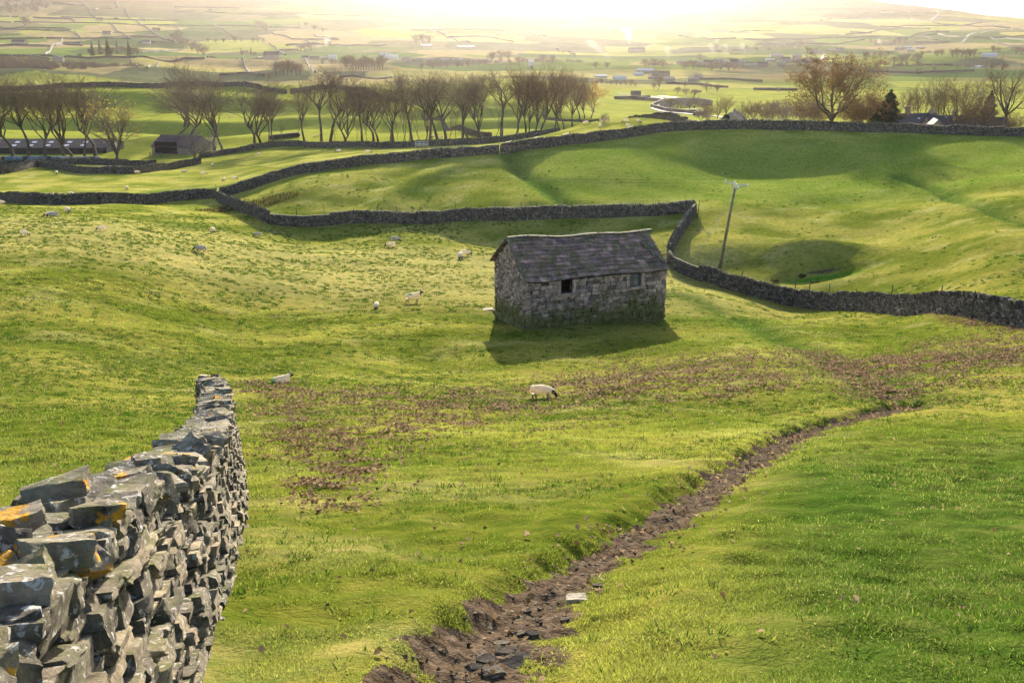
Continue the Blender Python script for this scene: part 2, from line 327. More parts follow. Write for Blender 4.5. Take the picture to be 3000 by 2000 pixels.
def stone_mat(name, dark, light, moss=.3, lich=.0, spots=.5, scale=1., bd=.02):
    m, nt, nn, L = newmat(name)
    r = attr(nt, 'rnd')
    n = tex(nt, 3*scale, 8, .7); 
    base = ramp(nt, n, [(.3, dark), (.5, tuple((a+b)/2 for a, b in zip(dark, light))), (.72, light)])
    tone = ramp(nt, r.outputs['Fac'], [(0, (.45,.45,.48)), (.5, (.85,.85,.82)), (.85, (1.15,1.08,.98)), (1, (1.5,1.42,1.3))])
    c = mix(nt, 1.0, base, tone, 'MULTIPLY')
    mo = nn.new('ShaderNodeMath'); mo.operation = 'ADD'; L.new(tex(nt, 1.7*scale, 5, .7), mo.inputs[0]); g = nn.new('ShaderNodeNewGeometry'); sx = nn.new('ShaderNodeSeparateXYZ'); L.new(g.outputs['Normal'], sx.inputs[0])
    ml = nn.new('ShaderNodeMath'); ml.operation = 'MULTIPLY'; L.new(sx.outputs[2], ml.inputs[0]); ml.inputs[1].default_value = .12; L.new(ml.outputs[0], mo.inputs[1])
    c = mix(nt, ramp(nt, mo.outputs[0], [(.62-.25*moss, (0,0,0)), (.80-.2*moss, (.75,)*3)]), c, (.085,.095,.022))
    v = tex(nt, 11*scale, 5, .62, dist=.6); sp = mix(nt, 1.0, ramp(nt, v, [(.56, (0,0,0)), (.61, (1,1,1))]), ramp(nt, tex(nt, 4*scale, 3), [(.62-.2*spots, (0,0,0)), (.68-.2*spots, (1,1,1))]), 'MULTIPLY')
    c = mix(nt, sp, c, (.42,.41,.38))
    if lich:
        a = ramp(nt, tex(nt, 2.1*scale, 3, .6, sc=(1,1,1.3)), [(.70-lich*.1, (0,0,0)), (.725-lich*.1, (1,1,1))])
        b = ramp(nt, tex(nt, 30*scale, 3, .7), [(.38, (.15,)*3), (.5, (1,1,1))])
        c = mix(nt, mix(nt, 1.0, a, b, 'MULTIPLY'), c, ramp(nt, tex(nt, 18*scale, 3), [(.35, (.42,.17,.01)), (.7, (.62,.36,.03))]))
    bsdf(nt, c, .92, tex(nt, 9*scale, 8, .72), .75, bd, .08)
    return m
M['nearstone'] = stone_mat('near wall stone', (.018,.016,.018), (.35,.305,.235), .26, .0, .75, 2.6, .05)
M['copestone'] = stone_mat('lichened coping stone', (.018,.016,.02), (.37,.325,.25), .26, .7, .85, 2.3, .05)
M['wallstone'] = stone_mat('field wall stone', (.012,.010,.012), (.17,.145,.13), .34, 0, .5, .8, .06)
M['barnstone'] = stone_mat('barn stone', (.09,.08,.08), (.30,.265,.235), .30, 0, .35, .9, .04)
M['lichenstone'] = stone_mat('orange lichened stone', (.03,.028,.03), (.36,.32,.25), .25, 1.35, .6, 2.3, .05)
M['farwall'] = simple('far wall stone', (.03,.027,.025), (.08,.07,.065), .2, 1, rnd=.4)
M['mortar'] = simple('wall core', (.012,.011,.010), (.04,.036,.032), 3, 1)
# ================================================================ ground
def greens(x, y, blade=False):
    """base colour of the turf: green, olive and straw patches, brown moor on the hill top"""
    z = H0(x, y)
    G1 = np.array([.132,.158,.026]); G2 = np.array([.285,.268,.068]); ST = np.array([.38,.34,.15]); DK = np.array([.065,.115,.02])
    a = sstep(-.5, .6, fbm(x/9, y/7, 3))[..., None]
    c = G1*(1-a)+G2*a
    b = (sstep(.15, .9, fbm(x/5+40, y/3+9, 4))*.55)[..., None]; c = c*(1-b)+ST*b
    b = (sstep(.3, 1, fbm(x/23-4, y/19, 3))*.6)[..., None]; c = c*(1-b)+DK*b
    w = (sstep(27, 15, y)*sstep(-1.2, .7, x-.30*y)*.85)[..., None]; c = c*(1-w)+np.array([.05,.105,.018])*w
    w = (sstep(62, 80, y)*sstep(112, 100, y)*sstep(28, 10, x)*.62)[..., None]; c = c*(1-w)+np.array([.44,.38,.17])*w
    # lusher, evener sward beyond the cross walls
    w = (sstep(118, 128, y)*sstep(170, 150, y)*sstep(-3, 6, x))[..., None]*.7
    c = c*(1-w)+np.array([.13,.185,.033])*w
    w = (sstep(230, 260, y)*.75)[..., None]; c = c*(1-w)+np.array([.22,.24,.045])*w
    # rushy straw corner behind the cross wall
    q = (np.exp(-((x+34)/7)**2-((y-131)/3.5)**2)*.55)[..., None]; c = c*(1-q)+np.array([.16,.12,.05])*q
    pm = np.exp(-(((x-POND[0])/3.6)**2+((y-POND[1])/.8)**2)**2)[..., None]; c = c*(1-pm)+np.array([.06,.18,.02])*pm
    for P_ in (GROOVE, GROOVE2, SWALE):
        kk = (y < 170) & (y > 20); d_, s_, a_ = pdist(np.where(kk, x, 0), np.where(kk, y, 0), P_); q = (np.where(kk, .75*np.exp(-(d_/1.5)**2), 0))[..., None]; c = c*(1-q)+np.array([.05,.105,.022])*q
    # far field parcels
    far = sstep(650, 900, y)
    u = x/170+.25*noise(x/300, y/200); v = np.log(np.maximum(y, 1))*9.5+.25*noise(x/260, y/150)
    best = np.full(x.shape, 9.); cell = np.zeros(x.shape, int)
    ui = np.floor(u).astype(int); vi = np.floor(v).astype(int)
    for i in (-1,0,1):
        for j in (-1,0,1):
            h = _perm[(_perm[(ui+i) & 255]+vi+j) & 255]
            d = np.maximum(np.abs(u-(ui+i+.5+.35*_gx[h])), np.abs(v-(vi+j+.5+.35*_gy[h]))); m = d < best
            best = np.where(m, d, best); cell = np.where(m, h, cell)
    pal = np.array([[.22,.23,.05],[.07,.11,.03],[.27,.24,.08],[.05,.08,.03],[.13,.12,.06],[.24,.19,.09],[.11,.15,.035],[.08,.09,.05]])
    f = far[..., None]; c = c*(1-f)+pal[cell % 8]*f
    moor = sstep(15, 75, z+14*fbm(x/300, y/200, 3)); moor = np.maximum(moor, sstep(20, 60, z+12*fbm(x/260, y/170, 3))*sstep(2300, 2000, y)*.0)
    mf = moor[..., None]; c = c*(1-mf)+np.array([.12,.088,.055])*mf
    rush = (far*sstep(.25, .7, fbm(x/90, y/60, 3))*sstep(1300, 1100, y)*sstep(50, 200, x)*.7)[..., None]; c = c*(1-rush)+np.array([.20,.14,.07])*rush
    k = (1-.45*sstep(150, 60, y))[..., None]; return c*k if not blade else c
def mudmask(x, y):
    gp = sstep(.05, .5, fbm(x/.35+5, y/.5, 3))
    d, s, a = pdist(x, y, PATH); sd = d*s
    wd = .22+.10*sstep(10, 20, y)+.14*noise(a/1.1, a*0+2)+.28*sstep(8, 4.5, y)+.16*noise(x*2.3, y*2.3)
    m = np.where(sd > 0, sstep(wd+.08, wd-.08, sd), sstep(wd*1.2+.32, wd*.5, -sd))*sstep(36, 29, y)*(1-.75*gp*sstep(.02, .3, np.abs(sd+.05)))
    m = np.maximum(m, .85*np.exp(-((x-POND[0]-.5)/2.2)**2-((y-POND[1]-1.35)/.35)**2))
    k = y > 200
    return np.where(k, 0, m)
nc, nr = 560, 1500
sp = np.linspace(-.86, .86, nc); rw = np.exp(np.linspace(math.log(4.1), math.log(9300), nr))-4
rw = np.concatenate([np.linspace(-5, .05, 26), rw])
S_, Y_ = np.meshgrid(sp, rw); X_ = S_*(np.maximum(Y_, 0)+4.5)
Z_ = H(X_.ravel(), Y_.ravel()).reshape(X_.shape)
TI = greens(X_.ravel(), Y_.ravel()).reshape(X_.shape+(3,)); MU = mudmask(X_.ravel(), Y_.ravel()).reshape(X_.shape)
def sheet(name, r0, r1, mat, label):
    n = r1-r0; V = np.stack([X_[r0:r1], Y_[r0:r1], Z_[r0:r1]], -1).reshape(-1, 3)
    i = np.arange(n-1)[:, None]*nc+np.arange(nc-1)[None]; i = i.ravel()
    q = np.stack([i, i+1, i+nc+1, i+nc], 1)
    me = mesh_np(name, V, q, mat, True, {'tint': TI[r0:r1].reshape(-1, 3), 'mud': MU[r0:r1].ravel()})
    return tag(link(name, me), label, name.replace('_', ' '), kind='structure')
ra = int(np.searchsorted(rw, 480)); rb = int(np.searchsorted(rw, 1300))
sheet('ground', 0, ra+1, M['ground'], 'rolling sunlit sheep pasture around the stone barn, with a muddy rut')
sheet('valley_floor', ra, rb+1, M['far'], 'flat pale meadows on the valley floor')
sheet('hillside', rb, len(rw), M['far'], 'hazy far hillside divided into small walled fields')
# ================================================================ dry stone walls
def resample(P, step):
    P = np.array(P, float); d = np.concatenate([[0], np.cumsum(np.hypot(*np.diff(P[:, :2], axis=0).T))])
    n = max(2, int(round(d[-1]/step))+1); s = np.linspace(0, d[-1], n)
    return np.stack([np.interp(s, d, P[:, k]) for k in range(P.shape[1])], 1), d[-1]
def frame_at(P, L, a):
    """point and direction at arclength a (arrays) of a resampled polyline"""
    n = len(P); f = np.clip(a/L*(n-1), 0, n-1.001); i = f.astype(int); u = (f-i)[:, None]
    p = P[i]*(1-u)+P[i+1]*u; d = P[np.minimum(i+1, n-1)]-P[i]; d = d/np.linalg.norm(d, axis=1)[:, None]
    return p, d
def boxes(cen, ax, ay, az, dims, jit=.12):
    """many jittered boxes: centres, axes (n,3), dims (n,3)"""
    n = len(cen); S = np.array([[-1,-1,-1],[1,-1,-1],[1,1,-1],[-1,1,-1],[-1,-1,1],[1,-1,1],[1,1,1],[-1,1,1]])/2
    L = S[None]*dims[:, None]*(1+rng.uniform(-jit*2, jit, (n, 8, 3)))
    V = cen[:, None]+L[..., :1]*ax[:, None]+L[..., 1:2]*ay[:, None]+L[..., 2:]*az[:, None]
    Fq = (BOXF[None]+8*np.arange(n)[:, None, None]).reshape(-1, 4)
    return V.reshape(-1, 3), Fq
def field_wall(name, P2, label, h=1.4, th=.55, sl=.34, ch=.17, group='dry stone walls between the near fields', gaps=()):
    P, L = resample(crv(P2, 6), .8); n = len(P)
    zg = H(P[:, 0], P[:, 1]); zg = np.convolve(np.pad(zg, 2, mode='edge'), np.ones(5)/5, 'valid')
    hh = h*(1+.13*fbm(np.arange(n)*.35, np.full(n, P[0,0]), 2))
    root = empty(name, (P[0,0], P[0,1], zg[0])); o = np.array(root.location)
    tag(root, label, 'dry stone wall', group)
    # core
    d = np.gradient(P, axis=0); d /= np.linalg.norm(d, axis=1)[:, None]; nn_ = np.stack([-d[:, 1], d[:, 0]], 1)
    rows = []
    for off, zz in ((-th*.40, -.3), (-th*.26, .9), (th*.26, .9), (th*.40, -.3)):
        rows.append(np.column_stack([P+nn_*off, zg+(hh*zz if zz > 0 else zz)]))
    V = np.stack(rows, 1).reshape(-1, 3); i = np.arange(n-1)*4
    q = np.vstack([np.stack([i+k, i+k+4, i+k+5, i+k+1], 1) for k in range(3)]+[np.array([[0,1,2,3],[4*n-1,4*n-2,4*n-3,4*n-4]])])
    Vs = [V]; Fs = [q]; rn = [np.zeros(len(V))]; k0 = len(V)
    nco = int((h-.15)/ch); cen = []; dm = []; ax = []; ay = []
    for side in (-1, 1):
        for c in range(-1, nco):
            a = np.cumsum(rng.uniform(.6, 1.5, int(L/sl*1.05)+1)*sl); a = a[a < L]
            if not len(a): continue
            ln = np.diff(np.concatenate([[0], a])); am = a-ln/2
            p, dd = frame_at(P, L, am); z = np.interp(am, np.linspace(0, L, n), zg); hs = np.interp(am, np.linspace(0, L, n), hh)/h
            bat = (.5-.16*(c+.5)/nco)*th
            nv = np.stack([-dd[:, 1], dd[:, 0]], 1)
            c3 = np.column_stack([p+nv*side*(bat-.1)[..., None] if np.ndim(bat) else p+nv*side*(bat-.1), z+hs*(c+.5)*ch+rng.normal(0, .012, len(am))])
            cen.append(c3); dm.append(np.column_stack([ln*.97, rng.uniform(.18, .30, len(am)), ch*rng.uniform(.8, 1.02, len(am))]))
            ax.append(np.column_stack([dd, rng.normal(0, .06, len(am))])); ay.append(np.column_stack([nv, np.zeros(len(am))]))
    cen = np.vstack(cen); dm = np.vstack(dm); ax = np.vstack(ax); ay = np.vstack(ay); az = np.tile([0,0,1.], (len(cen), 1))
    V, q = boxes(cen, ax, ay, az, dm); Vs.append(V); Fs.append(q+k0); rn.append(np.repeat(rng.random(len(cen)), 8))
    V = np.vstack(Vs)-o
    link('stonework', mesh_np('stonework', V, np.vstack(Fs), M['wallstone'], False, {'rnd': np.concatenate(rn)}), root)
    # coping of upright slabs
    a = np.cumsum(rng.uniform(.5, 1.4, int(L/.17)+1)*.16); a = a[a < L]; p, dd = frame_at(P, L, a); z = np.interp(a, np.linspace(0, L, n), zg+hh*.9); m = len(a)
    lean = rng.normal(.25, .16, m)
    ax = np.column_stack([dd*np.cos(lean)[:, None], -np.sin(lean)]); az = np.column_stack([dd*np.sin(lean)[:, None], np.cos(lean)]); ay = np.column_stack([-dd[:, 1], dd[:, 0], rng.normal(0, .1, m)])
    V, q = boxes(np.column_stack([p+rng.normal(0, .02, (m, 2)), z+.08]), ax, ay, az, np.column_stack([rng.uniform(.08, .17, m), rng.uniform(.34, .5, m), rng.uniform(.2, .38, m)]))
    link('coping', mesh_np('coping', V-o, q, M['wallstone'], False, {'rnd': np.repeat(rng.random(m), 8)}), root)
    return root
W = {}
W['right'] = np.array([(s_of(px, py)*Y, Y) for px, py, Y in ((3120,972,50.2),(3000,957,53.8),(2893,941,57.3),(2803,932,61.2),(2670,915,68.2),(2536,904,76.8),(2402,895,84.3),(2268,879,88.2),(2178,859,90.6),(2089,830,94.6),(2000,804,97.5),(1966,785,99.4),(1958,770,101))])
W['corner'] = line([(1958,768),(1966,740),(1985,705),(2010,665),(2036,628)], 95, 128)
W['back'] = line([(2036,622),(1960,628),(1850,632),(1750,637),(1650,638),(1500,643),(1300,650),(1107,655),(950,656),(860,658),(790,655)], 104, 130)
W['backleft'] = line([(790,653),(750,635),(700,617),(660,598),(636,583)], 110, 160)
W['left'] = line([(636,580),(580,583),(500,590),(400,598),(250,602),(100,602),(0,592),(-160,585)], 118, 160)
W['spur'] = line([(645,578),(700,562),(780,535),(870,512),(960,497),(1080,484),(1200,474),(1330,463),(1462,449)], 125, 160)
W['ridge'] = line([(1466,449),(1560,438),(1700,418),(1850,402),(1950,389),(2060,381),(2200,377),(2300,379),(2450,383),(2600,389),(2750,394),(2920,400),(3000,400),(3150,402)], 140, 172)
field_wall('field_wall', W['right'], 'dark stone wall with fence stakes curving from the power pole to the right edge', 1.45)
field_wall('field_wall', W['corner'], 'short stone wall climbing away between barn roof and power pole')
field_wall('field_wall', W['back'], 'long level stone wall directly behind the barn')
field_wall('field_wall', W['backleft'], 'sloping stone wall stepping down from the wall junction left of the barn field')
field_wall('field_wall', W['left'], 'dark stone wall with thin stakes running to the left edge')
field_wall('field_wall', W['spur'], 'stone wall rising from the junction towards the tall gatepost')
field_wall('field_wall', W['ridge'], 'long stone wall along the crest in front of the farm roofs', 1.45)
HUMP = np.array([(s_of(px, 350)*Y, Y) for px, Y in ((1800,232),(1830,222),(1860,212),(1890,204),(1925,196),(1955,190),(1985,181),(2015,171),(2050,164.5))])
field_wall('field_wall', HUMP, 'humped stone wall over the knoll with grazing sheep', 1.5)
g2 = 'dry stone walls around the tree row'
def fw(pts, lo, hi, label, h=1.4, **k): return field_wall('field_wall', line(pts, lo, hi), label, h, sl=.5, ch=.24, group=g2, **k)
fw([(1640,412),(1500,418),(1380,424),(1250,430),(1110,434),(950,432),(830,432),(740,440),(660,452),(585,462)], 225, 262, 'dark stone wall at the foot of the long row of bare trees')
fw([(588,480),(500,494),(430,505),(380,513),(330,516),(250,512),(180,500),(110,492)], 195, 232, 'curved stone wall below the open-fronted shed')
fw([(110,492),(60,500),(0,508),(-120,514)], 190, 240, 'pale lit stone wall at the left edge below the long shed')
fw([(-100,488),(100,484),(250,482),(380,486),(460,484)], 222, 262, 'shaded stone wall under the leftmost bare trees')
fw([(1440,412),(1400,402),(1330,378),(1270,352),(1235,332)], 250, 420, 'pale diagonal stone wall behind the middle of the tree row')
fw([(1760,372),(1720,364),(1640,352),(1590,335)], 240, 420, 'diagonal stone wall at the right end of the tree row')
crest = line([(-150,290),(0,272),(110,262),(220,256),(320,252),(450,254),(545,249),(700,249),(780,256),(840,266)], 385, 420)
fw2 = field_wall('field_wall', crest, 'dark stone wall along the crest behind the left tree row', 1.9, sl=.6, ch=.3, group=g2)
crest = line([(850,262),(960,260),(1050,268),(1120,282)], 385, 420)
field_wall('field_wall', crest, 'dark stone wall on the crest behind the middle of the tree row', 1.7, sl=.6, ch=.3, group=g2)
# ---- far walls: plain strips, a kilometre and more away
def far_wall(P2, label, h=2.7, th=1.3):
    P, L = resample(P2, 12); n = len(P); z = H(P[:, 0], P[:, 1])
    # follow the real ground
    d = np.gradient(P, axis=0); d /= np.linalg.norm(d, axis=1)[:, None]+1e-9; nv = np.stack([-d[:, 1], d[:, 0]], 1); hh = h*(1+.15*noise(np.arange(n)*.8, np.full(n, 1.5)))
    hh = hh*(.66+.34*sstep(900, 1500, P[:, 1]))
    V = np.stack([np.column_stack([P+nv*o, z+(hh if up else -1.)]) for o, up in ((-th*.6,0),(-th*.4,1),(th*.4,1),(th*.6,0))], 1).reshape(-1, 3)
    i = np.arange(n-1)*4; q = np.vstack([np.stack([i+k, i+k+4, i+k+5, i+k+1], 1) for k in range(3)]+[np.array([[0,1,2,3],[4*n-1,4*n-2,4*n-3,4*n-4]])])
    o = np.array([P[0,0], P[0,1], z[0]])
    return tag(link('far_wall', mesh_np('far_wall', V-o, q, M['farwall'], False, {'rnd': rng.random(len(V))}), loc=o), label, 'dry stone wall', 'thin dry stone walls across the far valley')
def crop(ox, oy, k, *ls): return [[(ox+x/k, oy+y/k) for x, y in l] for l in ls]
FW = crop(0, 0, 3.92,
 [(-40,193),(110,197)],[(140,200),(210,200)],[(380,205),(460,212),(700,215),(830,228),(860,262)],[(0,258),(130,262)],[(160,258),(450,262),(720,268),(1000,270),(1260,275),(1480,288)],[(1500,288),(1900,292),(2110,300)],[(2130,302),(2352,300)],
 [(700,202),(900,210),(1090,215)],[(0,315),(60,335),(280,318)],[(0,345),(400,352),(590,358)],[(610,358),(800,362),(920,440)],[(290,325),(750,332),(815,352)],[(0,452),(500,445)],[(530,445),(900,452),(1500,455)],
 [(0,532),(160,525),(600,537)],[(520,640),(580,590),(600,540),(720,455)],[(635,528),(760,520),(945,532)],[(0,648),(130,652)],[(150,650),(600,652),(930,645)],[(400,655),(800,660),(1000,678),(1500,672),(2100,680),(2352,680)],
 [(1270,278),(1350,370),(1450,430),(1500,455)],[(1045,120),(1060,180),(1120,232),(1300,230),(1600,238),(2060,240)],[(945,20),(970,65),(1040,120),(1100,122),(1130,105),(1280,105)],[(600,40),(830,62),(970,75)],
 [(1320,0),(1370,100)],[(1320,112),(1440,112),(1490,225)],[(1960,0),(2010,130),(2050,240)],[(2000,85),(2352,90)],[(2000,145),(2352,148)],[(1575,240),(1650,300),(1750,370),(1830,430),(2000,492)],[(1500,430),(1830,435)],[(1600,492),(1960,492)],
 [(1950,300),(2100,385)],[(1630,602),(2100,575)],[(1500,685),(1570,770)],[(1700,790),(1820,725)])
FW += crop(600, 0, 3.92,
 [(0,300),(110,302),(330,430)],[(130,302),(500,300),(730,320),(1090,325)],[(0,142),(480,165),(900,165),(1640,185),(2352,200)],[(750,370),(1000,455),(1530,460)],[(1130,460),(1330,515)],[(0,92),(400,95)],
 [(930,525),(1500,525),(2100,520)],[(30,668),(700,668)],[(370,680),(450,730),(480,800),(540,850)],[(1160,690),(1270,840)],[(170,870),(690,870)],[(740,505),(850,600),(930,640)],[(1250,410),(1540,462)],[(1560,895),(2150,895)],[(850,585),(1080,580)])
FW += crop(1200, 50, 3.92,
 [(0,158),(700,150),(1100,160)],[(210,165),(430,235),(700,300)],[(430,235),(850,228),(1200,290)],[(1000,210),(1400,180),(1560,230)],[(1650,370),(1900,440)])
FW += crop(1800, 50, 3.92,
 [(740,215),(1080,262),(1400,250)],[(1150,165),(1320,185),(1620,160),(1850,170)],[(1480,262),(1700,275),(2350,250)],[(1620,320),(1950,325),(2352,310)],[(1950,325),(2200,390)],[(1180,405),(1500,370),(1620,325)],[(980,725),(1500,735),(1700,740)],[(1600,838),(2100,848)],[(600,770),(1300,815)])
FW += crop(2400, 0, 3.92,
 [(0,515),(330,490),(440,470),(520,460)],[(0,440),(430,440),(560,425),(850,430)],[(350,372),(560,382),(870,325),(1280,330)],[(700,310),(1000,298),(1300,300),(1640,300),(2200,325),(2352,340)],[(1640,300),(1870,265),(2150,320)],
 [(900,440),(1100,400),(1300,370),(1500,370)],[(1000,440),(1200,415),(1350,395),(1600,435)],[(1000,430),(1300,455),(1430,490)],[(640,515),(840,515)],[(1100,490),(1480,490)],[(1770,435),(2352,415)],[(2000,500),(2352,530)],[(1950,430),(2352,475)],
 [(1000,155),(1350,165)],[(1050,225),(1300,265),(1640,300)],[(450,820),(900,842),(1200,840),(1780,820)],[(850,765),(1200,750),(1600,765)],[(300,400),(600,380)],[(0,240),(500,170),(880,130)])
FW += crop(1800, 250, 5.88, [(0,235),(240,235),(480,250),(640,272),(830,280)],[(640,380),(870,262)],[(650,385),(850,440),(1080,470),(1400,490)],[(1350,590),(1600,610)])
def region(px, py):
    xs = ['at far left','near the spruce clump','right of the spruce clump','left of centre','above the tree row','in the bright haze','behind the village smoke','above the stone bridge','above the brown-leaved tree','above the farm roofs','at far right']
    return xs[min(10, max(0, int(px/3000*11)))], ('high on the hill' if py < 60 else 'on the middle slope' if py < 110 else 'low on the slope' if py < 165 else 'on the valley floor')
_cnt = {}
ORD = ['first','second','third','fourth','fifth','sixth','seventh','eighth','ninth','tenth','eleventh','twelfth']
for l in sorted(FW, key=lambda l: l[0][0]):
    P = line(l, 480, 6500, H)
    mx = sum(p[0] for p in l)/len(l); my = sum(p[1] for p in l)/len(l); a, b = region(mx, my)
    dx = abs(l[-1][0]-l[0][0]); dy = abs(l[-1][1]-l[0][1]); kind = ('long' if dx > 160 else 'short')+(' level' if dy < .12*dx else ' slanting' if dy < .8*dx else ' steep')
    k = (a, b, kind); _cnt[k] = _cnt.get(k, 0)+1
    # snap extreme jumps of depth (a line crossing a fold) by following the ground between its ends
    far_wall(P, f"{kind} thin wall {b}, {a}" + (f', {ORD[_cnt[k]-1]} from the left' if _cnt[k] > 1 else ''))
# ================================================================ the foreground wall, stone by stone
def gridbox(n):
    """surface of a unit cube, n cells per edge: vertices (shared) and quads"""
    idx = {}; V = []; Q = []
    def vid(p):
        if p not in idx: idx[p] = len(V); V.append(p)
        return idx[p]
    for ax in range(3):
        for sd_ in (0, n):
            for i in range(n):
                for j in range(n):
                    q = []
                    for a, b in ((i,j),(i+1,j),(i+1,j+1),(i,j+1)):
                        p = [0,0,0]; p[ax] = sd_; p[(ax+1)%3] = a; p[(ax+2)%3] = b; q.append(vid(tuple(p)))
                    Q.append(q if sd_ == n else q[::-1])
    return np.array(V)/n*2-1., np.array(Q)
GB = {n: gridbox(n) for n in (1, 2, 3, 5, 8)}
def stone(c, dims, ax, ay, az, n, rough=.05, cuts=4):
    V, Q = GB[n]; P = V*1.0
    # chipped corners: push back everything beyond a few random planes
    for k in range(cuts):
        nv = rng.normal(size=3); nv[2] *= .8; nv /= np.linalg.norm(nv); dd = np.abs(nv).sum()*rng.uniform(.66, .9)
        e = P@nv-dd; P = P-np.where(e > 0, e, 0)[:, None]*nv
    sh = rng.uniform(-.16, .16, 3); P = P+np.stack([P[:,1]*sh[0], P[:,2]*sh[1]*.6, P[:,0]*sh[2]*.35], 1)
    if n > 1:
        o = rng.uniform(0, 99, 3); f = 1.6
        nz = np.stack([noise(P[:,1]*f+o[0], P[:,2]*f+P[:,0]), noise(P[:,0]*f+o[1], P[:,2]*f*1.3), noise(P[:,0]*f+o[2], P[:,1]*f)], 1); P = P+nz*rough*1.8
        if n > 3: P = P+rough*.55*np.stack([noise(P[:,1]*5+o[0], P[:,2]*9), noise(P[:,0]*5+o[1], P[:,2]*9), noise(P[:,0]*4+o[2], P[:,1]*4)], 1)
    P = P*np.array(dims)/2
    return np.array(c)+P[:, :1]*ax+P[:, 1:2]*ay+P[:, 2:]*az, Q
class SM:
    def __init__(s): s.V = []; s.Q = []; s.r = []; s.n = 0
    def put(s, V, Q, r=None):
        s.V.append(V); s.Q.append(Q+s.n); s.r.append(np.full(len(V), rng.random() if r is None else r)); s.n += len(V)
    def build(s, name, mat, parent, o=np.zeros(3), smooth=False):
        me = mesh_np(name, np.vstack(s.V)-o, np.vstack(s.Q), mat, smooth, {'rnd': np.concatenate(s.r)})
        if smooth: me.set_sharp_from_angle(angle=R(38))
        return link(name, me, parent)
NWP = crv([(-.95,-1.2,-.75),(-1.12,.5,-.98),(-1.39,2,-1.31),(-1.65,3,-1.63),(-2.07,4.6,-2.26),(-2.64,7,-3.15),(-3.65,11,-4.56),(-5.12,16,-6.15),(-6.36,20,-7.3),(-7.7,23.7,-8.4)], 12)
NP_, NL = resample(NWP, .1)
nw = empty('field_wall', (-1.29, 2, -2.55)); tag(nw, 'big lichened dry stone wall running downhill from the bottom left corner', 'dry stone wall'); nwo = np.array(nw.location)
nwH = 1.28
core = MB()
def nw_frame(a): 
    p, d = frame_at(NP_, NL, np.array([a])); p = p[0]; d = d[0]; d2 = np.array([d[0], d[1], 0]); d2 /= np.linalg.norm(d2); return p, d, np.array([-d2[1], d2[0], 0.])
# dark hearting
V = []
ks = np.linspace(0, NL, 60)
for a in ks:
    p, d, nv = nw_frame(a); 
    for off, z in ((-.22,-1.5),(-.12,-.14),(.12,-.14),(.22,-1.5)): V.append(p+nv*off+np.array([0,0,z]))
V = np.array(V); i = np.arange(len(ks)-1)*4
q = np.vstack([np.stack([i+k, i+k+4, i+k+5, i+k+1], 1) for k in range(3)]+[np.array([[0,1,2,3],[len(V)-1,len(V)-2,len(V)-3,len(V)-4]])])
link('hearting', mesh_np('hearting', V-nwo, q, M['mortar'], False, {'rnd': np.zeros(len(V))}), nw)
sm = SM(); up = np.array([0,0,1.])
for side in (-1, 1):                       # -1: the face on the camera's side
    z = -nwH-.2; c = 0
    while z < -.1:
        a = rng.uniform(0, .2)
        ch = rng.uniform(.042, .10)
        while a < NL:
            p, d, nv = nw_frame(a); dist = math.hypot(p[0], p[1])
            ln = rng.uniform(.12, .38) if side < 0 else rng.uniform(.2, .4)
            if rng.random() < .13: ln *= 1.5
            hgt = ch*rng.uniform(.82, 1.15)
            frac = (z+nwH)/nwH; off = side*((.31-.13*max(frac, 0))-rng.uniform(.045, .085))
            if p[1] > .9 or side < 0:
                n = (5 if dist < 6 else 3 if dist < 13 else 2) if side < 0 else (3 if dist < 6 else 1)
                if p[1] < .8: n = 2
                p2, d2, nv2 = nw_frame(min(a+ln/2, NL))
                t = rng.normal(.0, .08); axx = d2*math.cos(t)+up*math.sin(t); axx /= np.linalg.norm(axx); azz = np.cross(axx, nv2); azz /= np.linalg.norm(azz); azz *= np.sign(azz[2])
                V, Q = stone(p2+nv2*off+up*(z+ch/2), (ln*1.0, rng.uniform(.20, .34), hgt), axx, nv2*math.cos(.1)+axx*rng.normal(0, .07), azz, n, .035, 3)
                sm.put(V, Q)
            a += ln*.98
        z += ch*.96; c += 1
sm.build('stonework', M['nearstone'], nw, nwo, True)
# coping: big slabs, one object each where they show large
a = .2; big = 0; rest = SM()
while a < NL:
    p, d, nv = nw_frame(a); dist = math.hypot(p[0], p[1])
    for rowoff in ((-.21, -.05, .12) if dist < 7 else (-.14, .09) if rng.random() < .75 else (0,)):
        ln = rng.uniform(.13, .28) if dist < 9 else rng.uniform(.2, .34); ln = rng.uniform(.11, .19) if dist < 4.3 else ln; wd = (rng.uniform(.11, .18) if dist < 4.3 else rng.uniform(.14, .26) if dist < 7 else rng.uniform(.22, .34)) if rowoff else rng.uniform(.3, .42); hg = rng.uniform(.045, .12)
        t = rng.normal(.12, .22); axx = d*math.cos(t)+up*math.sin(t); yaw = rng.normal(0, .35); axx = axx*math.cos(yaw)+nv*math.sin(yaw); axx /= np.linalg.norm(axx)
        azz = np.cross(axx, nv); azz += rng.normal(0, .15, 3); azz /= np.linalg.norm(azz); azz *= np.sign(azz[2]); ayy = np.cross(azz, axx)
        n = 8 if dist < 5 else 5 if dist < 10 else 3
        V, Q = stone(p+nv*rowoff+up*(rng.uniform(-.10, .04)), (ln, wd, hg), axx, ayy, azz, n, .06, 5)
        if dist < 11 and p[1] > 1.5 and big < 96:
            s1 = SM(); s1.put(V, Q); s1.build('coping_stone', M['copestone'], nw, nwo, True); big += 1
        else: rest.put(V, Q)
    a += ln*.8
rest.build('coping', M['copestone'], nw, nwo, True)
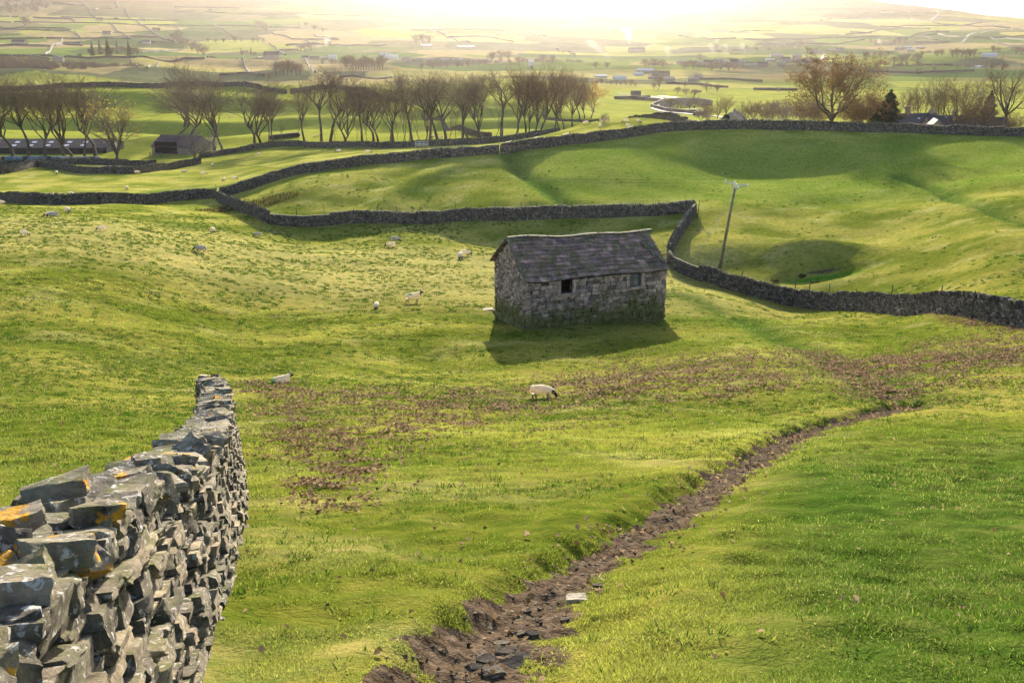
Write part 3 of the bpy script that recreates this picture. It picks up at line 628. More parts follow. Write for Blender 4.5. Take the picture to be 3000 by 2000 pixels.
for px, py, Y, dm, yaw, tl_ in ((165,1430,3.6,(.24,.15,.09),.5,.12),(395,1400,4.6,(.16,.13,.08),-.2,.3),(185,1650,2.75,(.15,.14,.06),.3,-.1),(55,1530,2.8,(.15,.12,.07),.5,.1),(60,1760,2.3,(.17,.14,.07),.15,-.2),(640,1240,12.0,(.3,.26,.10),.3,.2)):
    c_ = np.array([s_of(px, py)*Y, Y, tan_of(py)*Y]); e1 = np.array([math.cos(yaw), math.sin(yaw), tl_]); e1 /= np.linalg.norm(e1); e2 = np.array([-math.sin(yaw), math.cos(yaw), -.1]); e2 /= np.linalg.norm(e2); n_ = np.cross(e1, e2)
    s1 = SM(); V, Q = stone(c_, dm, e1, e2, n_, 8, .06, 6); s1.put(V, Q, .6); s1.build('coping_stone', M['lichenstone'], nw, nwo, True)
# ================================================================ the barn
A = np.array([.97, 60.0, -18.2]); ex = np.array([.914, .407, 0]); ex /= np.linalg.norm(ex); ey = np.array([-ex[1], ex[0], 0]); ez = np.array([0,0,1.])
BL, BW = 10.1, 5.2; ZB = -19.3; ZF0, ZF1 = -14.96, -15.12; ZK = -14.75; RM = 2.75
def ridge(u): return -12.84-.36*u/BL-.08*math.sin(math.pi*min(max(u/BL, 0), 1))**2+.05*math.sin(u*1.3)
def eavef(u): return ZF0+(ZF1-ZF0)*u/BL-.03*math.sin(u*.9)
def bp(u, v, z): return A*np.array([1,1,0])+ex*u+ey*v+ez*z
barn = empty('stone_barn', tuple(A)); tag(barn, 'stone field barn with a mossy slate roof alone in the middle of the pasture', 'barn'); bo = A.copy()
# walls: inner core panels with openings cut by building round them
cm = MB()
def panel(o, u, v, n, u0, u1, v0, v1, th=.45):
    cpt = o+u*(u0+u1)/2+v*(v0+v1)/2-n*(th/2+.05)
    Mx = np.stack([u, n, v], 1); cm.box(cpt, (u1-u0, th, v1-v0), M=Mx)
HOLE = (2.25, 3.12, -16.05, -15.08); SHUT = (7.25, 8.15, -16.12, -15.18)
nf = -ey
for (u0, u1, z0, z1) in ((0,HOLE[0],ZB,-14.95),(HOLE[1],SHUT[0],ZB,-15.0),(SHUT[1],BL,ZB,-15.08),(HOLE[0],HOLE[1],ZB,HOLE[2]),(SHUT[0],SHUT[1],ZB,SHUT[2]),(HOLE[0],HOLE[1],HOLE[3],-15.0),(SHUT[0],SHUT[1],SHUT[3],-15.05)):
    panel(bp(0,0,0), ex, ez, nf, u0, u1, z0, z1)
panel(bp(0,BW,0), ex, ez, ey, 0, BL, ZB, ZK-.05)
# gables as prisms
for u0, u1 in ((.05,.5),(BL-.5,BL-.05)):
    P = [(0.05,ZB),(BW-.05,ZB),(BW-.05,ZK-.1),(RM,ridge(u0)-.12),(.05,eavef(u0)-.1)]
    V = [bp(u0, v, z) for v, z in P]+[bp(u1, v, z) for v, z in P]
    cm.add(V, [[i,(i+1)%5,5+(i+1)%5,5+i] for i in range(5)]+[[0,4,3,2]]+[[5,7,8,9]], [[0,2,1],[5,6,7]])
cm.v = [v-bo for v in cm.v]; cm.build('wall_core', M['mortar'], barn)
def face_stones(o, u, n, W_, z0, topf, holes, sm, hmin=.13, hmax=.27, lmin=.25, lmax=.62):
    z = z0; first = True
    while z < topf(W_/2)+2:
        ch = rng.uniform(hmin, hmax) if z > -17.3 else rng.uniform(hmin, hmax*1.05)
        a = -rng.uniform(0, .06)
        while a < W_-.02:
            ln = rng.uniform(lmin, lmax)*(1 if ch > .18 else .8)
            if W_-a-ln < .18: ln = W_-a+rng.uniform(0, .04)
            zc = z+ch/2; mid = a+ln/2
            bad = zc+ch*.3 > topf(mid)
            segs = [(a, a+ln)]
            for h in holes:
                if zc > h[2]-.02 and zc < h[3]+.02:
                    ns = []
                    for s0, s1 in segs:
                        if s1 <= h[0] or s0 >= h[1]: ns.append((s0, s1))
                        else:
                            if s0 < h[0]-.08: ns.append((s0, h[0]))
                            if s1 > h[1]+.08: ns.append((h[1], s1))
                    segs = ns
            if not bad:
                for s0, s1 in segs:
                    pr = rng.uniform(-.03, .045)+(.05 if z < -17.9 and rng.random() < .4 else 0)
                    sh = .88 if rng.random() < .3 else .96
                    V, Q = stone(o+u*(s0+s1)/2+n*(pr-.11)+ez*zc, ((s1-s0)*.95, .26, ch*sh*.95), u, n, ez, 3, .04, 3)
                    sm.put(V, Q)
            a += ln
        z += ch*.985
sm = SM()
face_stones(bp(0,0,0), ex, nf, BL, ZB+.1, lambda u: eavef(u)-.02, [HOLE, SHUT], sm)
gl = bp(0,0,0)
def gtop(v): return (eavef(0)+(ridge(0)-eavef(0))*v/RM if v < RM else ridge(0)+(ZK-ridge(0))*(v-RM)/(BW-RM))-.02
face_stones(gl, ey, -ex, BW, ZB+.1, gtop, [(3.9,4.04,-16.0,-15.3)], sm, .1, .2, .15, .42)
face_stones(bp(BL,0,0), ey, ex, BW, ZB+.1, lambda v: gtop(v)-.3, [], sm, .15, .26, .3, .7)
face_stones(bp(0,BW,0), ex, ey, BL, ZB+.1, lambda u: ZK-.02, [], sm, .16, .28, .35, .8)
# footing stones and quoins
for u in np.arange(-.1, BL+.2, .55):
    V, Q = stone(bp(u, -.04, -18.28-.04*u+rng.uniform(-.08,.05)), (rng.uniform(.4,.65), .34, rng.uniform(.22,.36)), ex, -nf, ez, 3, .05, 3); sm.put(V, Q)
for v in np.arange(0, BW, .5):
    V, Q = stone(bp(-.05, v, -18.3+rng.uniform(-.05,.08)), (.34, rng.uniform(.35,.6), rng.uniform(.22,.36)), ex, ey, ez, 3, .05, 3); sm.put(V, Q)
for k in range(5):
    V, Q = stone(bp(-.12+.05*k, -.22, -18.45+.03*k), (.34,.34,.3), ex, ey, ez, 3, .07, 4); sm.put(V, Q)
M['barnwall'] = None
def barn_wall_mat():
    m, nt, nn, L = newmat('barn wall stone with damp moss')
    r = attr(nt, 'rnd'); tc = nn.new('ShaderNodeTexCoord'); sx = nn.new('ShaderNodeSeparateXYZ'); L.new(tc.outputs['Object'], sx.inputs[0])
    base = ramp(nt, tex(nt, 2.5, 8, .7), [(.32, (.14,.10,.09)), (.5, (.33,.25,.21)), (.72, (.55,.44,.36))])
    c = mix(nt, 1.0, base, ramp(nt, r.outputs['Fac'], [(0, (.34,.32,.33)), (.45, (.8,.77,.75)), (.9, (1.2,1.12,1.02)), (1, (1.5,1.4,1.25))]), 'MULTIPLY')
    # moss belongs to the lower half of the wall, patchy
    mr = nn.new('ShaderNodeMapRange'); L.new(sx.outputs[2], mr.inputs[0]); mr.inputs[1].default_value = 2.3; mr.inputs[2].default_value = .3; mr.inputs[3].default_value = 0; mr.inputs[4].default_value = .30
    ad = nn.new('ShaderNodeMath'); ad.operation = 'ADD'; L.new(mr.outputs[0], ad.inputs[0]); L.new(tex(nt, 1.1, 6, .75), ad.inputs[1])
    c = mix(nt, ramp(nt, ad.outputs[0], [(.58, (0,0,0)), (.74, (.85,)*3)]), c, ramp(nt, tex(nt, 6, 4), [(.3, (.05,.055,.012)), (.7, (.12,.135,.022))]))
    v = ramp(nt, tex(nt, 9, kind='voronoi'), [(.15, (1,1,1)), (.22, (0,0,0))]); v = mix(nt, 1.0, v, ramp(nt, tex(nt, 1.4, 4, .7), [(.55, (0,0,0)), (.62, (1,1,1))]), 'MULTIPLY')
    c = mix(nt, v, c, (.55,.52,.48))
    bsdf(nt, c, .95, tex(nt, 8, 8, .7), .7, .04, .2); return m
M['barnwall'] = barn_wall_mat()
sm.build('wall', M['barnwall'], barn, bo)
# window openings
for (u0, u1, z0, z1) in (HOLE, SHUT):
    for (c_, d_) in (((u0+u1)/2, z0-.09), ):
        V, Q = stone(bp(c_, -.04, d_), (u1-u0+.35, .36, .16), ex, -nf, ez, 3, .03, 2); wf = SM(); wf.put(V, Q, .7); wf.build('sill', M['barnwall'], barn, bo)
    for uu in (u0-.11, u1+.11):
        V, Q = stone(bp(uu, -.0, (z0+z1)/2-.02), (.2, .3, z1-z0+.02), ex, -nf, ez, 3, .03, 2); wf = SM(); wf.put(V, Q, .8); wf.build('jamb', M['barnwall'], barn, bo)
    V, Q = stone(bp((u0+u1)/2, -.0, z1+.07), (u1-u0+.5, .3, .15), ex, -nf, ez, 3, .03, 2); wf = SM(); wf.put(V, Q, .6); wf.build('lintel', M['barnwall'], barn, bo)
M['greywood'] = simple('weathered grey boards', (.10,.09,.085), (.26,.24,.22), 2, .9, bscale=30, bstr=.4, rnd=.45)
sh_ = MB()
for k in range(6):
    w_ = (SHUT[1]-SHUT[0])/6; sh_.box(bp(SHUT[0]+w_*(k+.5), .08+.01*(k%2), (SHUT[2]+SHUT[3])/2+rng.uniform(-.02,.02))-bo, (w_*.92, .03, SHUT[3]-SHUT[2]-.02), M=np.stack([ex, ey, ez], 1))
sh = sh_.build('shutter', M['greywood'], barn)
# roof
M['slate'] = stone_mat('roof slate', (.12,.068,.072), (.40,.255,.25), .45, 0, .2, .9, .012)
M['ridge'] = stone_mat('ridge stone', (.045,.038,.036), (.17,.145,.13), .45, 0, .5, 1.2, .02)
def rp(u, t, front=True):
    """point on the roof plane: t=0 at the eave, 1 at the ridge"""
    if front: v0, z0 = -.22, eavef(u)-.10
    else: v0, z0 = BW+.2, ZK-.12
    zr = ridge(u); sag = -.04*math.sin(math.pi*t)*math.sin(math.pi*min(max(u/BL,0),1))
    return bp(u, v0+(RM-v0)*t, z0+(zr-z0)*t+sag)
rs = SM()
for front in (True, False):
    ts = [0]; 
    while ts[-1] < .985: ts.append(ts[-1]+(.112-.045*ts[-1])*rng.uniform(.95, 1.05))
    for k in range(len(ts)-1):
        t0, t1 = ts[k], min(ts[k+1]+.035, 1.0); u = -.14-rng.uniform(0, .1)
        while u < BL+.1:
            wd = rng.uniform(.34, .78)*(1.1-.35*t0)
            if BL+.12-u-wd < .2: wd = BL+.12-u
            um = u+wd/2; dt = rng.normal(0, .006)
            a = rp(um, t0+dt, front); b = rp(um, t1+dt, front); az_ = (b-a); ll = np.linalg.norm(az_); az_ /= ll
            e1 = (rp(um+.3, t0, front)-rp(um-.3, t0, front)); e1 /= np.linalg.norm(e1); nn_ = np.cross(e1, az_); nn_ *= np.sign(nn_[2])
            lift = .085
            az2 = az_*ll-nn_*lift; az2 /= np.linalg.norm(az2); n2 = np.cross(e1, az2); n2 *= np.sign(n2[2]); tilt = rng.normal(0, .012)
            V, Q = stone((a+b)/2+nn_*(.035+rng.uniform(0,.014)), (wd*.985, ll*1.05, rng.uniform(.035,.065)), e1*math.cos(tilt)+az2*math.sin(tilt), az2, n2, 2, .012, 1)
            rs.put(V, Q); u += wd
roof = rs.build('roof', M['slate'], barn, bo)
# underlay so no light comes through
ul = MB(); us = np.linspace(-.05, BL+.02, 14)
V = []; 
for u in us: V += [rp(u,0)-ez*.03, rp(u,.5)-ez*.03, rp(u,1)-ez*.05, rp(u,.5,False)-ez*.03, rp(u,0,False)-ez*.03]
i = np.arange(len(us)-1)*5; q = np.vstack([np.stack([i+k, i+5+k, i+6+k, i+1+k], 1) for k in range(4)]); ul.add(np.array(V)-bo, q); ul.build('roof_boards', M['mortar'], barn)
rd = SM(); u = -.15
while u < BL+.05:
    ln = rng.uniform(.5, .8); V, Q = stone(bp(u+ln/2, RM, ridge(u+ln/2)+.05), (ln*.98, .34, .14), ex+ez*(ridge(u+ln)-ridge(u))/ln, ey, ez, 3, .05, 3)
    rd.put(V, Q); u += ln
rd.build('ridge_stones', M['ridge'], roof, bo)
vg = SM()
for k in range(9):
    t0 = k/9
    for front in (True, False):
        a = rp(-.17, t0, front); b = rp(-.17, t0+1/9, front); d_ = (b-a)/np.linalg.norm(b-a); n_ = np.cross(ex, d_); n_ *= np.sign(n_[2])
        V, Q = stone((a+b)/2+n_*.06, (.24, np.linalg.norm(b-a)*.98, .07), ex, d_, n_, 2, .03, 2); vg.put(V, Q, rng.uniform(.6,1))
vg.build('verge_stones', M['ridge'], roof, bo)
for (u, t, dm, rz) in ((9.35,.62,(.28,.7,.10),.5),(9.75,.60,(.5,.42,.14),.1),(9.85,.30,(.24,1.0,.12),.25),(9.62,.42,(.3,.55,.1),-.2)):
    a = rp(u, t); e1 = ex*math.cos(rz)+ey*math.sin(rz); az_ = rp(u, t+.05)-rp(u, t-.05); az_ /= np.linalg.norm(az_); az_ = az_*math.cos(rz)-ex*math.sin(rz); n_ = np.cross(e1, az_); n_ /= np.linalg.norm(n_); n_ *= np.sign(n_[2])
    s1 = SM(); V, Q = stone(a+n_*.16, dm, e1, az_, n_, 3, .05, 3); s1.put(V, Q, .9); o_ = s1.build('roof_stone', M['ridge'], None, a); o_.location = a
    tag(o_, {9.35:'pale leaning slab nearest the ridge at the slipped right corner of the barn roof',9.75:'squarish grey block lying at the slipped right corner of the barn roof',9.85:'long narrow slab sliding towards the eave at the right corner of the barn roof',9.62:'small slab wedged between the other loose stones on the barn roof'}[u], 'loose stone', 'loose stones on the barn roof')
# ================================================================ white slab, path slabs
M['paleslab'] = stone_mat('pale slab', (.20,.18,.15), (.36,.32,.27), 0, 0, .2, 1, .02)
M['pathstone'] = stone_mat('path stone', (.05,.042,.034), (.20,.165,.13), .05, 0, .2, 2, .02)
def slab(px, py, d, label, rz=0, mat='pathstone', tilt=(0,0), group='loose stones in the muddy rut'):
    p = at(px, py); o = np.array(p); e1 = np.array([math.cos(rz), math.sin(rz), tilt[0]]); e2 = np.array([-math.sin(rz), math.cos(rz), tilt[1]]); n_ = np.cross(e1, e2)
    s1 = SM(); V, Q = stone(np.zeros(3)+np.array([0,0,d[2]*.25]), d, e1, e2, n_, 5, .05, 5); s1.put(V, Q, .95 if mat == 'paleslab' else None); x = s1.build('flat_stone', M[mat], None); x.location = o; return tag(x, label, 'stone', group)
slab(1430, 909, (.75,.5,.16), 'white slab lying beside the left back corner of the barn', .3, 'paleslab', group=None)
slab(1688, 1757, (.17,.10,.05), 'pale oval flat stone beside the rut, the lightest of the path stones', .1, 'paleslab')
for i, (px, py, w_, d_, lb) in enumerate([(1750,1718,.12,.07,'small grey stone beside the grass tuft above the pale oval stone'),(1760,1702,.10,.06,'smallest stone just above the grey one in the rut'),(1545,1794,.10,.05,'chip of stone in the rut straight above the slab pile'),
  (1520,1858,.15,.08,'flat stone uppermost in the slab pile at the bottom of the rut'),(1482,1912,.22,.12,'long tilted slab at the middle of the slab pile'),(1425,1935,.2,.12,'broad slab at the left of the slab pile'),(1500,1950,.24,.14,'large grey slab at the lower right of the slab pile'),
  (1445,1972,.22,.13,'slab at the bottom edge of the photograph'),(1390,1960,.16,.1,'small slab left of the bottom slab'),(1530,1925,.15,.09,'thin slab on the right end of the slab pile'),(1470,1888,.18,.08,'narrow slab crossing the top of the slab pile'),(1560,1862,.13,.09,'rounded stone right of the slab pile'),(1655,1818,.11,.07,'buried stone in the short grass right of the rut')]):
    slab(px, py, (w_*.66, d_*.66, .035), lb, rng.uniform(-.4, .5), tilt=(rng.normal(0,.12), rng.normal(0,.12)))
# ================================================================ fence stakes
M['stake'] = simple('dark fence stake', (.045,.038,.032), (.13,.11,.09), 6, .9, bscale=25)
M['palewood'] = simple('pale weathered post', (.20,.16,.11), (.34,.28,.20), 3, .9, bscale=25)
def stake(px, py, hpx, label, lean=0, lo=50, hi=270, r=.045, mat='stake', back=0, hm=None):
    p = at(px, py, lo, hi); p = Vector(p)+Vector((0, back, 0)); p.z = Hz(p.x, p.y)
    h = hm or hpx/F*p.y*1.03; m = MB(); lx = lean
    m.tube([(0,0,-.3),(lx*.35*h,0,h*.35),(lx*h,0,h)], [r, r, r*.85], 6); m.tube([(lx*h,0,h),(lx*(h+.05),0,h+.05)], [r*.85, r*.3], 6)
    o = m.build('fence_post', M[mat], loc=p); return tag(o, label, 'fence post', 'wooden stakes along the stone walls')
SK = [(2422,897,66,'stake against the right wall, left of the two upright ones below the green hollow',.05),(2494,903,58,'leaning stake against the right wall, right of the green hollow',.18),(2845,938,88,'tallest stake near the right edge, standing in front of the wall',.0),(2976,955,80,'stake nearest the right edge of the photograph',.0),
 (2086,825,60,'stake leaning steeply on the wall right below the power pole',.35),(2155,852,60,'slanted stake on the wall, second to the right of the power pole',.3),(2228,872,48,'long board-like prop leaning on the right wall at its lowest dip',.8)]
for a in SK: stake(*a, lo=50, hi=110)
SB = [(2615,862,15,'short stake top behind the right wall, left of a taller one'),(2762,862,15,'short stake top behind the right wall, near the tallest stake'),(2373,845,12,'stub of a stake behind the right wall beside the green hollow'),(2332,835,14,'stub of a stake left of the green hollow')]
for px, py, h, lb in SB: stake(px, py+38, 66, lb, .02, 50, 110, back=.55)
for px, py, h, lb, ln in [(1038,648,36,'stake in the back wall at its lit left part',0),(1107,650,46,'stake in front of the back wall, left part',0),(1163,645,40,'stake behind the back wall left of the slanted one',0),(1230,645,40,'thin stake halfway between the lit wall end and the barn ridge',.1),(1335,640,44,'stake above the left roof corner of the barn',0),(1452,638,46,'thin stake above the barn roof, left',0),(1535,638,44,'slanted stake in the back wall above the barn roof',-.2),(1576,634,42,'thin leaning stake above the barn roof, right of the slanted one',-.1),
  (951,648,44,'stake in the back wall below the rushy corner',0),(790,655,34,'stake at the bend where the back wall starts to climb',0),(720,612,40,'stake beside the stepping wall',0),(870,648,38,'stake at the pale grass corner of the back wall',0)]:
    stake(px, py, h, lb, ln, 104, 150, back=.0 if h < 47 else 0)
stake(1646, 640, 52, 'tall pale gatepost in the back wall above the barn ridge', 0, 104, 135, .07, 'palewood')
stake(2043, 640, 52, 'stake at the wall corner left of the power pole', .06, 100, 130, .05)
stake(1462, 451, 38, 'tall pale post on the crest wall where the flock knoll begins', 0, 130, 170, .06, 'palewood')
for px, py, h, ln, lb in [(42,590,28,-.15,'leftmost leaning stake of the left wall'),(100,600,28,0,'second stake of the left wall from the edge'),(178,597,26,-.1,'stake in the left wall below the grazing sheep'),(221,597,30,-.25,'slanted stake in the left wall beside the lying sheep'),(275,597,28,-.1,'thin stake in the left wall, middle'),(420,592,26,0,'short stake of the left wall, right half'),(491,586,26,0,'stake of the left wall before the rise'),(534,582,26,-.2,'leaning stake near the right end of the left wall'),(634,562,20,0,'single stake standing at the wall junction')]:
    stake(px, py, h, lb, ln, 118, 170)
# ================================================================ power pole
pp = at(2107, 790, 92, 106); pole = empty('power_pole', pp); tag(pole, 'leaning wooden power pole with a galvanised crossarm and pale insulators', 'power pole')
M['pole'] = simple('tarred pole wood', (.13,.11,.05), (.26,.22,.12), 2, .85, bscale=12)
M['steel'] = simple('galvanised steel', (.35,.36,.37), (.55,.56,.57), 5, .45, rnd=.1, spec=.6)
M['glass'] = simple('pale insulator', (.45,.55,.56), (.7,.8,.8), 5, .2, rnd=.1, spec=.6)
M['wire'] = simple('wire', (.05,.05,.05), (.09,.09,.09), 5, .6)
ph = 246/F*pp.y; tx = (2138-2107)/F*pp.y
b = MB(); b.tube([(0,0,-.5),(tx*.5,0,ph*.5),(tx,0,ph)], [.17,.145,.12], 12); b.build('pole', M['pole'], pole, True)
top = np.array([tx, 0, ph]); arm = MB()
al, ar = top+np.array([-.95,.25,.5]), top+np.array([1.15,-.35,.20]); mid_ = top+np.array([.05,0,.32])
for p0, p1 in ((al, ar),(top-np.array([0,0,.35]), al*.55+mid_*.45),(top-np.array([0,0,.35]), ar*.5+mid_*.5),(top, mid_)):
    arm.tube([p0, p1], [.05,.05], 4)
arm.box(mid_, (.3,.3,.12)); ao = arm.build('crossarm', M['steel'], pole)
for q_ in (al, ar, mid_+np.array([-.1,.1,.1]), top+np.array([.25,-.2,-.05])):
    b = MB(); b.tube([q_+np.array([0,0,z]) for z in (0,.06,.07,.12,.13,.19,.20,.26,.30)], [.05,.05,.09,.09,.06,.085,.05,.07,.02], 8); b.build('insulator', M['glass'], pole, True)
wl = MB()
for s_, off in ((al,0),(ar,.4)):
    e = Vector((-110, 205, -18.5))-pp; e = np.array(e)+np.array([0, off*3, 0]); s3 = s_+np.array([0,0,.3])
    pts = [s3+(e-s3)*t-np.array([0,0,3.2*4*t*(1-t)]) for t in np.linspace(0, 1, 24)]; wl.tube(pts, .011, 3, False)
wl.build('power_line', M['wire'], pole)
b = MB(); g0 = top-np.array([0,0,.5]); g1 = np.array([-2.6,1.5,Hz(pp.x-2.6, pp.y+1.5)-pp.z-.1]); b.tube([g0, g1], .012, 3, False)
for t in (.38,.44,.56): b.tube([g0+(g1-g0)*(t-.012), g0+(g1-g0)*(t+.012)], .06, 6)
b.build('stay_wire', M['steel'], pole)
# the bird gliding past the pole
b = MB(); bp0 = Vector((s_of(2125,510)*94, 94, tan_of(510)*94))
b.tube([(-.14,0,0),(-.08,0,0),(.02,0,.01),(.10,0,.02),(.14,0,.03),(.17,0,.03)], [.005,.03,.05,.04,.028,.004], 8)
for sgn in (-1, 1):
    V = [(.06,0,.02),(-.06,0,.02),(-.08,.10*sgn,.11),(.05,.12*sgn,.12),(-.05,.30*sgn,.16),(-.01,.30*sgn,.16)]
    V = np.array(V+[(x,y,z-.012) for x, y, z in V]); b.add(V, [[0,1,2,3],[3,2,4,5],[9,8,7,6],[11,10,8,9],[0,3,9,6],[3,5,11,9],[5,4,10,11],[4,2,8,10],[2,1,7,8],[1,0,6,7]])
b.add([(-.12,-.03,0),(-.25,-.05,0),(-.25,.05,0),(-.12,.03,0),(-.12,-.03,-.01),(-.25,-.05,-.01),(-.25,.05,-.01),(-.12,.03,-.01)], BOXF)
M['bird'] = simple('dark feathers', (.03,.025,.02), (.16,.13,.11), 9, .8); tag(b.build('bird', M['bird'], loc=bp0), 'small dark bird in flight just above the power pole', 'bird')

# broken shale in the rut
g = np.random.default_rng(77); sm = SM(); fl = []; al_ = np.cumsum(np.hypot(*np.diff(PATH, axis=0).T)); al_ = np.concatenate([[0], al_])
for k in range(1500):
    a = al_[-1]*g.random()**1.5; x = np.interp(a, al_, PATH[:, 0])+g.normal(0, .20); y = np.interp(a, al_, PATH[:, 1])+g.normal(0, .16)
    if y < 3.4: continue
    z = Hz(x, y); s = g.uniform(.012, .036)*(1+.03*y); e1 = g.normal(size=3)*np.array([1,1,.25]); e1 /= np.linalg.norm(e1); e2 = np.cross([0,0,1.], e1); e2 /= np.linalg.norm(e2); V, Q = GB[1]; P = V*np.array([s, s*g.uniform(.4,.8), s*.22])/2*(1+g.uniform(-.3,.3,V.shape))
    sm.put(np.array([x,y,z+s*.08])+P[:, :1]*e1+P[:, 1:2]*e2+P[:, 2:]*np.cross(e1, e2), Q, g.random())
M['shale'] = stone_mat('dark wet shale', (.025,.019,.014), (.12,.09,.065), .05, 0, .1, 3, .01)
tag(sm.build('shale_chips', M['shale'], None), 'dark shale chips trodden into the muddy rut', 'gravel', kind='stuff')
# ================================================================ trees
def unit(v): return v/(np.linalg.norm(v)+1e-9)
def perp(v):
    a = np.cross(v, rng.normal(size=3)); return unit(a)
def grow_tree(h, r0, fork, nlimb, spread, lv=(5,4,4), up=.35, lean=0, first=.28, tipthin=.012, droop=0, kink=.12, topw=1.):
    """bare winter tree: list of segments (p0, p1, r0, r1, level)"""
    S = []
    def limb(p, d, L, r, lev, nseg):
        pts = [p]; dirs = [d]; q = p.copy(); dd = d.copy()
        for k in range(nseg):
            dd = unit(dd+rng.normal(0, kink, 3)+np.array([0,0,up*(.25 if lev else .1)])*(1 if lev < 3 else -.2*droop))
            q2 = q+dd*L/nseg; ra = r*(1-.62*k/nseg); rb = r*(1-.62*(k+1)/nseg)
            S.append((q, q2, ra, rb, lev)); q = q2; pts.append(q); dirs.append(dd)
        return pts, dirs
    def rec(p, d, L, r, lev):
        nseg = 5 if lev <= 1 else 3 if lev == 2 else 2
        pts, dirs = limb(p, d, L, r, lev, nseg)
        if lev > len(lv): return
        n = lv[lev-1]
        for k in range(n):
            f = (.3+.7*(k+rng.uniform(.1, .9))/n); i = min(int(f*nseg), nseg-1); u = f*nseg-i
            q = pts[i]*(1-u)+pts[i+1]*u; a = perp(dirs[i]); sp_ = spread*rng.uniform(.55, 1.15)
            nd = unit(dirs[i]*math.cos(sp_)+a*math.sin(sp_)); rr = r*(1-.62*f)*rng.uniform(.5, .7)
            rec(q, nd, L*rng.uniform(.48, .68)*(1.12-.35*f), max(rr, tipthin), lev+1)
        # leader
        rec(pts[-1], unit(dirs[-1]+rng.normal(0, .15, 3)), L*.5, max(r*.38, tipthin), lev+1)
    p0 = np.array([0,0,-.3]); d0 = unit(np.array([lean, rng.normal(0,.03), 1.]))
    th = h*fork
    pts, dirs = limb(p0, d0, th, r0, 0, 4)
    rtop = r0*.62
    a0 = rng.uniform(0, 6.28)
    for k in range(nlimb):
        az = a0+k*2.4+rng.normal(0, .3); tilt = spread*rng.uniform(.35, 1.0)*topw
        f = 1-(.28*(k/nlimb) if k else 0); i = min(int(f*4), 3); q = pts[i]*(1-(f*4-i))+pts[i+1]*(f*4-i)
        d = unit(np.array([math.cos(az)*math.sin(tilt), math.sin(az)*math.sin(tilt), math.cos(tilt)])+d0*.3)
        rec(q, d, h*(1-fork)*rng.uniform(.5, .62), rtop*rng.uniform(.55, .8), 1)
    return S
def seg_mesh(S, n):
    p0 = np.array([s[0] for s in S]); p1 = np.array([s[1] for s in S]); r0 = np.array([s[2] for s in S]); r1 = np.array([s[3] for s in S])
    d = p1-p0; d /= np.linalg.norm(d, axis=1)[:, None]+1e-9
    ref = np.where(np.abs(d[:, 2:]) < .9, np.array([[0,0,1.]]), np.array([[1.,0,0]])); a = np.cross(d, ref); a /= np.linalg.norm(a, axis=1)[:, None]; b = np.cross(d, a)
    th = np.arange(n)*2*np.pi/n; ring = np.cos(th)[None, :, None]*a[:, None]+np.sin(th)[None, :, None]*b[:, None]
    V = np.concatenate([p0[:, None]+ring*r0[:, None, None], (p1+d*r1[:, None]*.5)[:, None]+ring*r1[:, None, None]], 1).reshape(-1, 3)
    k = np.arange(n); q = np.stack([k, (k+1)%n, n+(k+1)%n, n+k], 1); Q = (q[None]+2*n*np.arange(len(S))[:, None, None]).reshape(-1, 4)
    return V, Q
M['bark'] = simple('winter bark', (.035,.028,.022), (.11,.09,.07), 2, .95, bscale=9, rnd=.2)
M['twig'] = simple('bare twigs', (.10,.068,.046), (.26,.18,.115), .6, .95, rnd=.3)
M['twigred'] = simple('reddish beech twigs', (.10,.055,.03), (.26,.15,.08), .6, .95, rnd=.4)
M['twigpink'] = simple('pale mauve twigs', (.14,.10,.10), (.30,.22,.22), .6, .95, rnd=.4)
def leafmat(name, a, b, tr=.35):
    m, nt, nn, L = newmat(name); r = attr(nt, 'rnd'); c = ramp(nt, r.outputs['Fac'], [(0, a), (1, b)])
    d = nn.new('ShaderNodeBsdfDiffuse'); t = nn.new('ShaderNodeBsdfTranslucent'); mx = nn.new('ShaderNodeMixShader'); o = nn.new('ShaderNodeOutputMaterial')
    L.new(c, d.inputs[0]); L.new(c, t.inputs[0]); mx.inputs[0].default_value = tr; L.new(d.outputs[0], mx.inputs[1]); L.new(t.outputs[0], mx.inputs[2]); L.new(mx.outputs[0], o.inputs[0]); return m
M['brownleaf'] = leafmat('brown autumn leaves', (.07,.04,.02), (.26,.15,.05), .4)
M['orangeleaf'] = leafmat('orange autumn leaves', (.28,.13,.02), (.5,.28,.06), .5)
M['yellowleaf'] = leafmat('last yellow leaves', (.22,.16,.03), (.40,.30,.06), .45)
M['evergreen'] = leafmat('dark evergreen foliage', (.010,.022,.014), (.035,.055,.025), .15)
M['conifer'] = leafmat('blue-green conifer foliage', (.008,.035,.022), (.02,.075,.045), .12)
def leaf_cloud(P, size, flat=False):
    """one quad leaf (or spray) at each point"""
    n = len(P); a = rng.normal(size=(n, 3)); a /= np.linalg.norm(a, axis=1)[:, None]; b = np.cross(a, rng.normal(size=(n, 3))); b /= np.linalg.norm(b, axis=1)[:, None]
    s = size*rng.uniform(.5, 1.3, (n, 1)); w = s*rng.uniform(.35, .8, (n, 1))
    V = np.stack([P-a*s/2, P+b*w/2, P+a*s/2, P-b*w/2], 1).reshape(-1, 3); return V, np.arange(4*n).reshape(-1, 4)
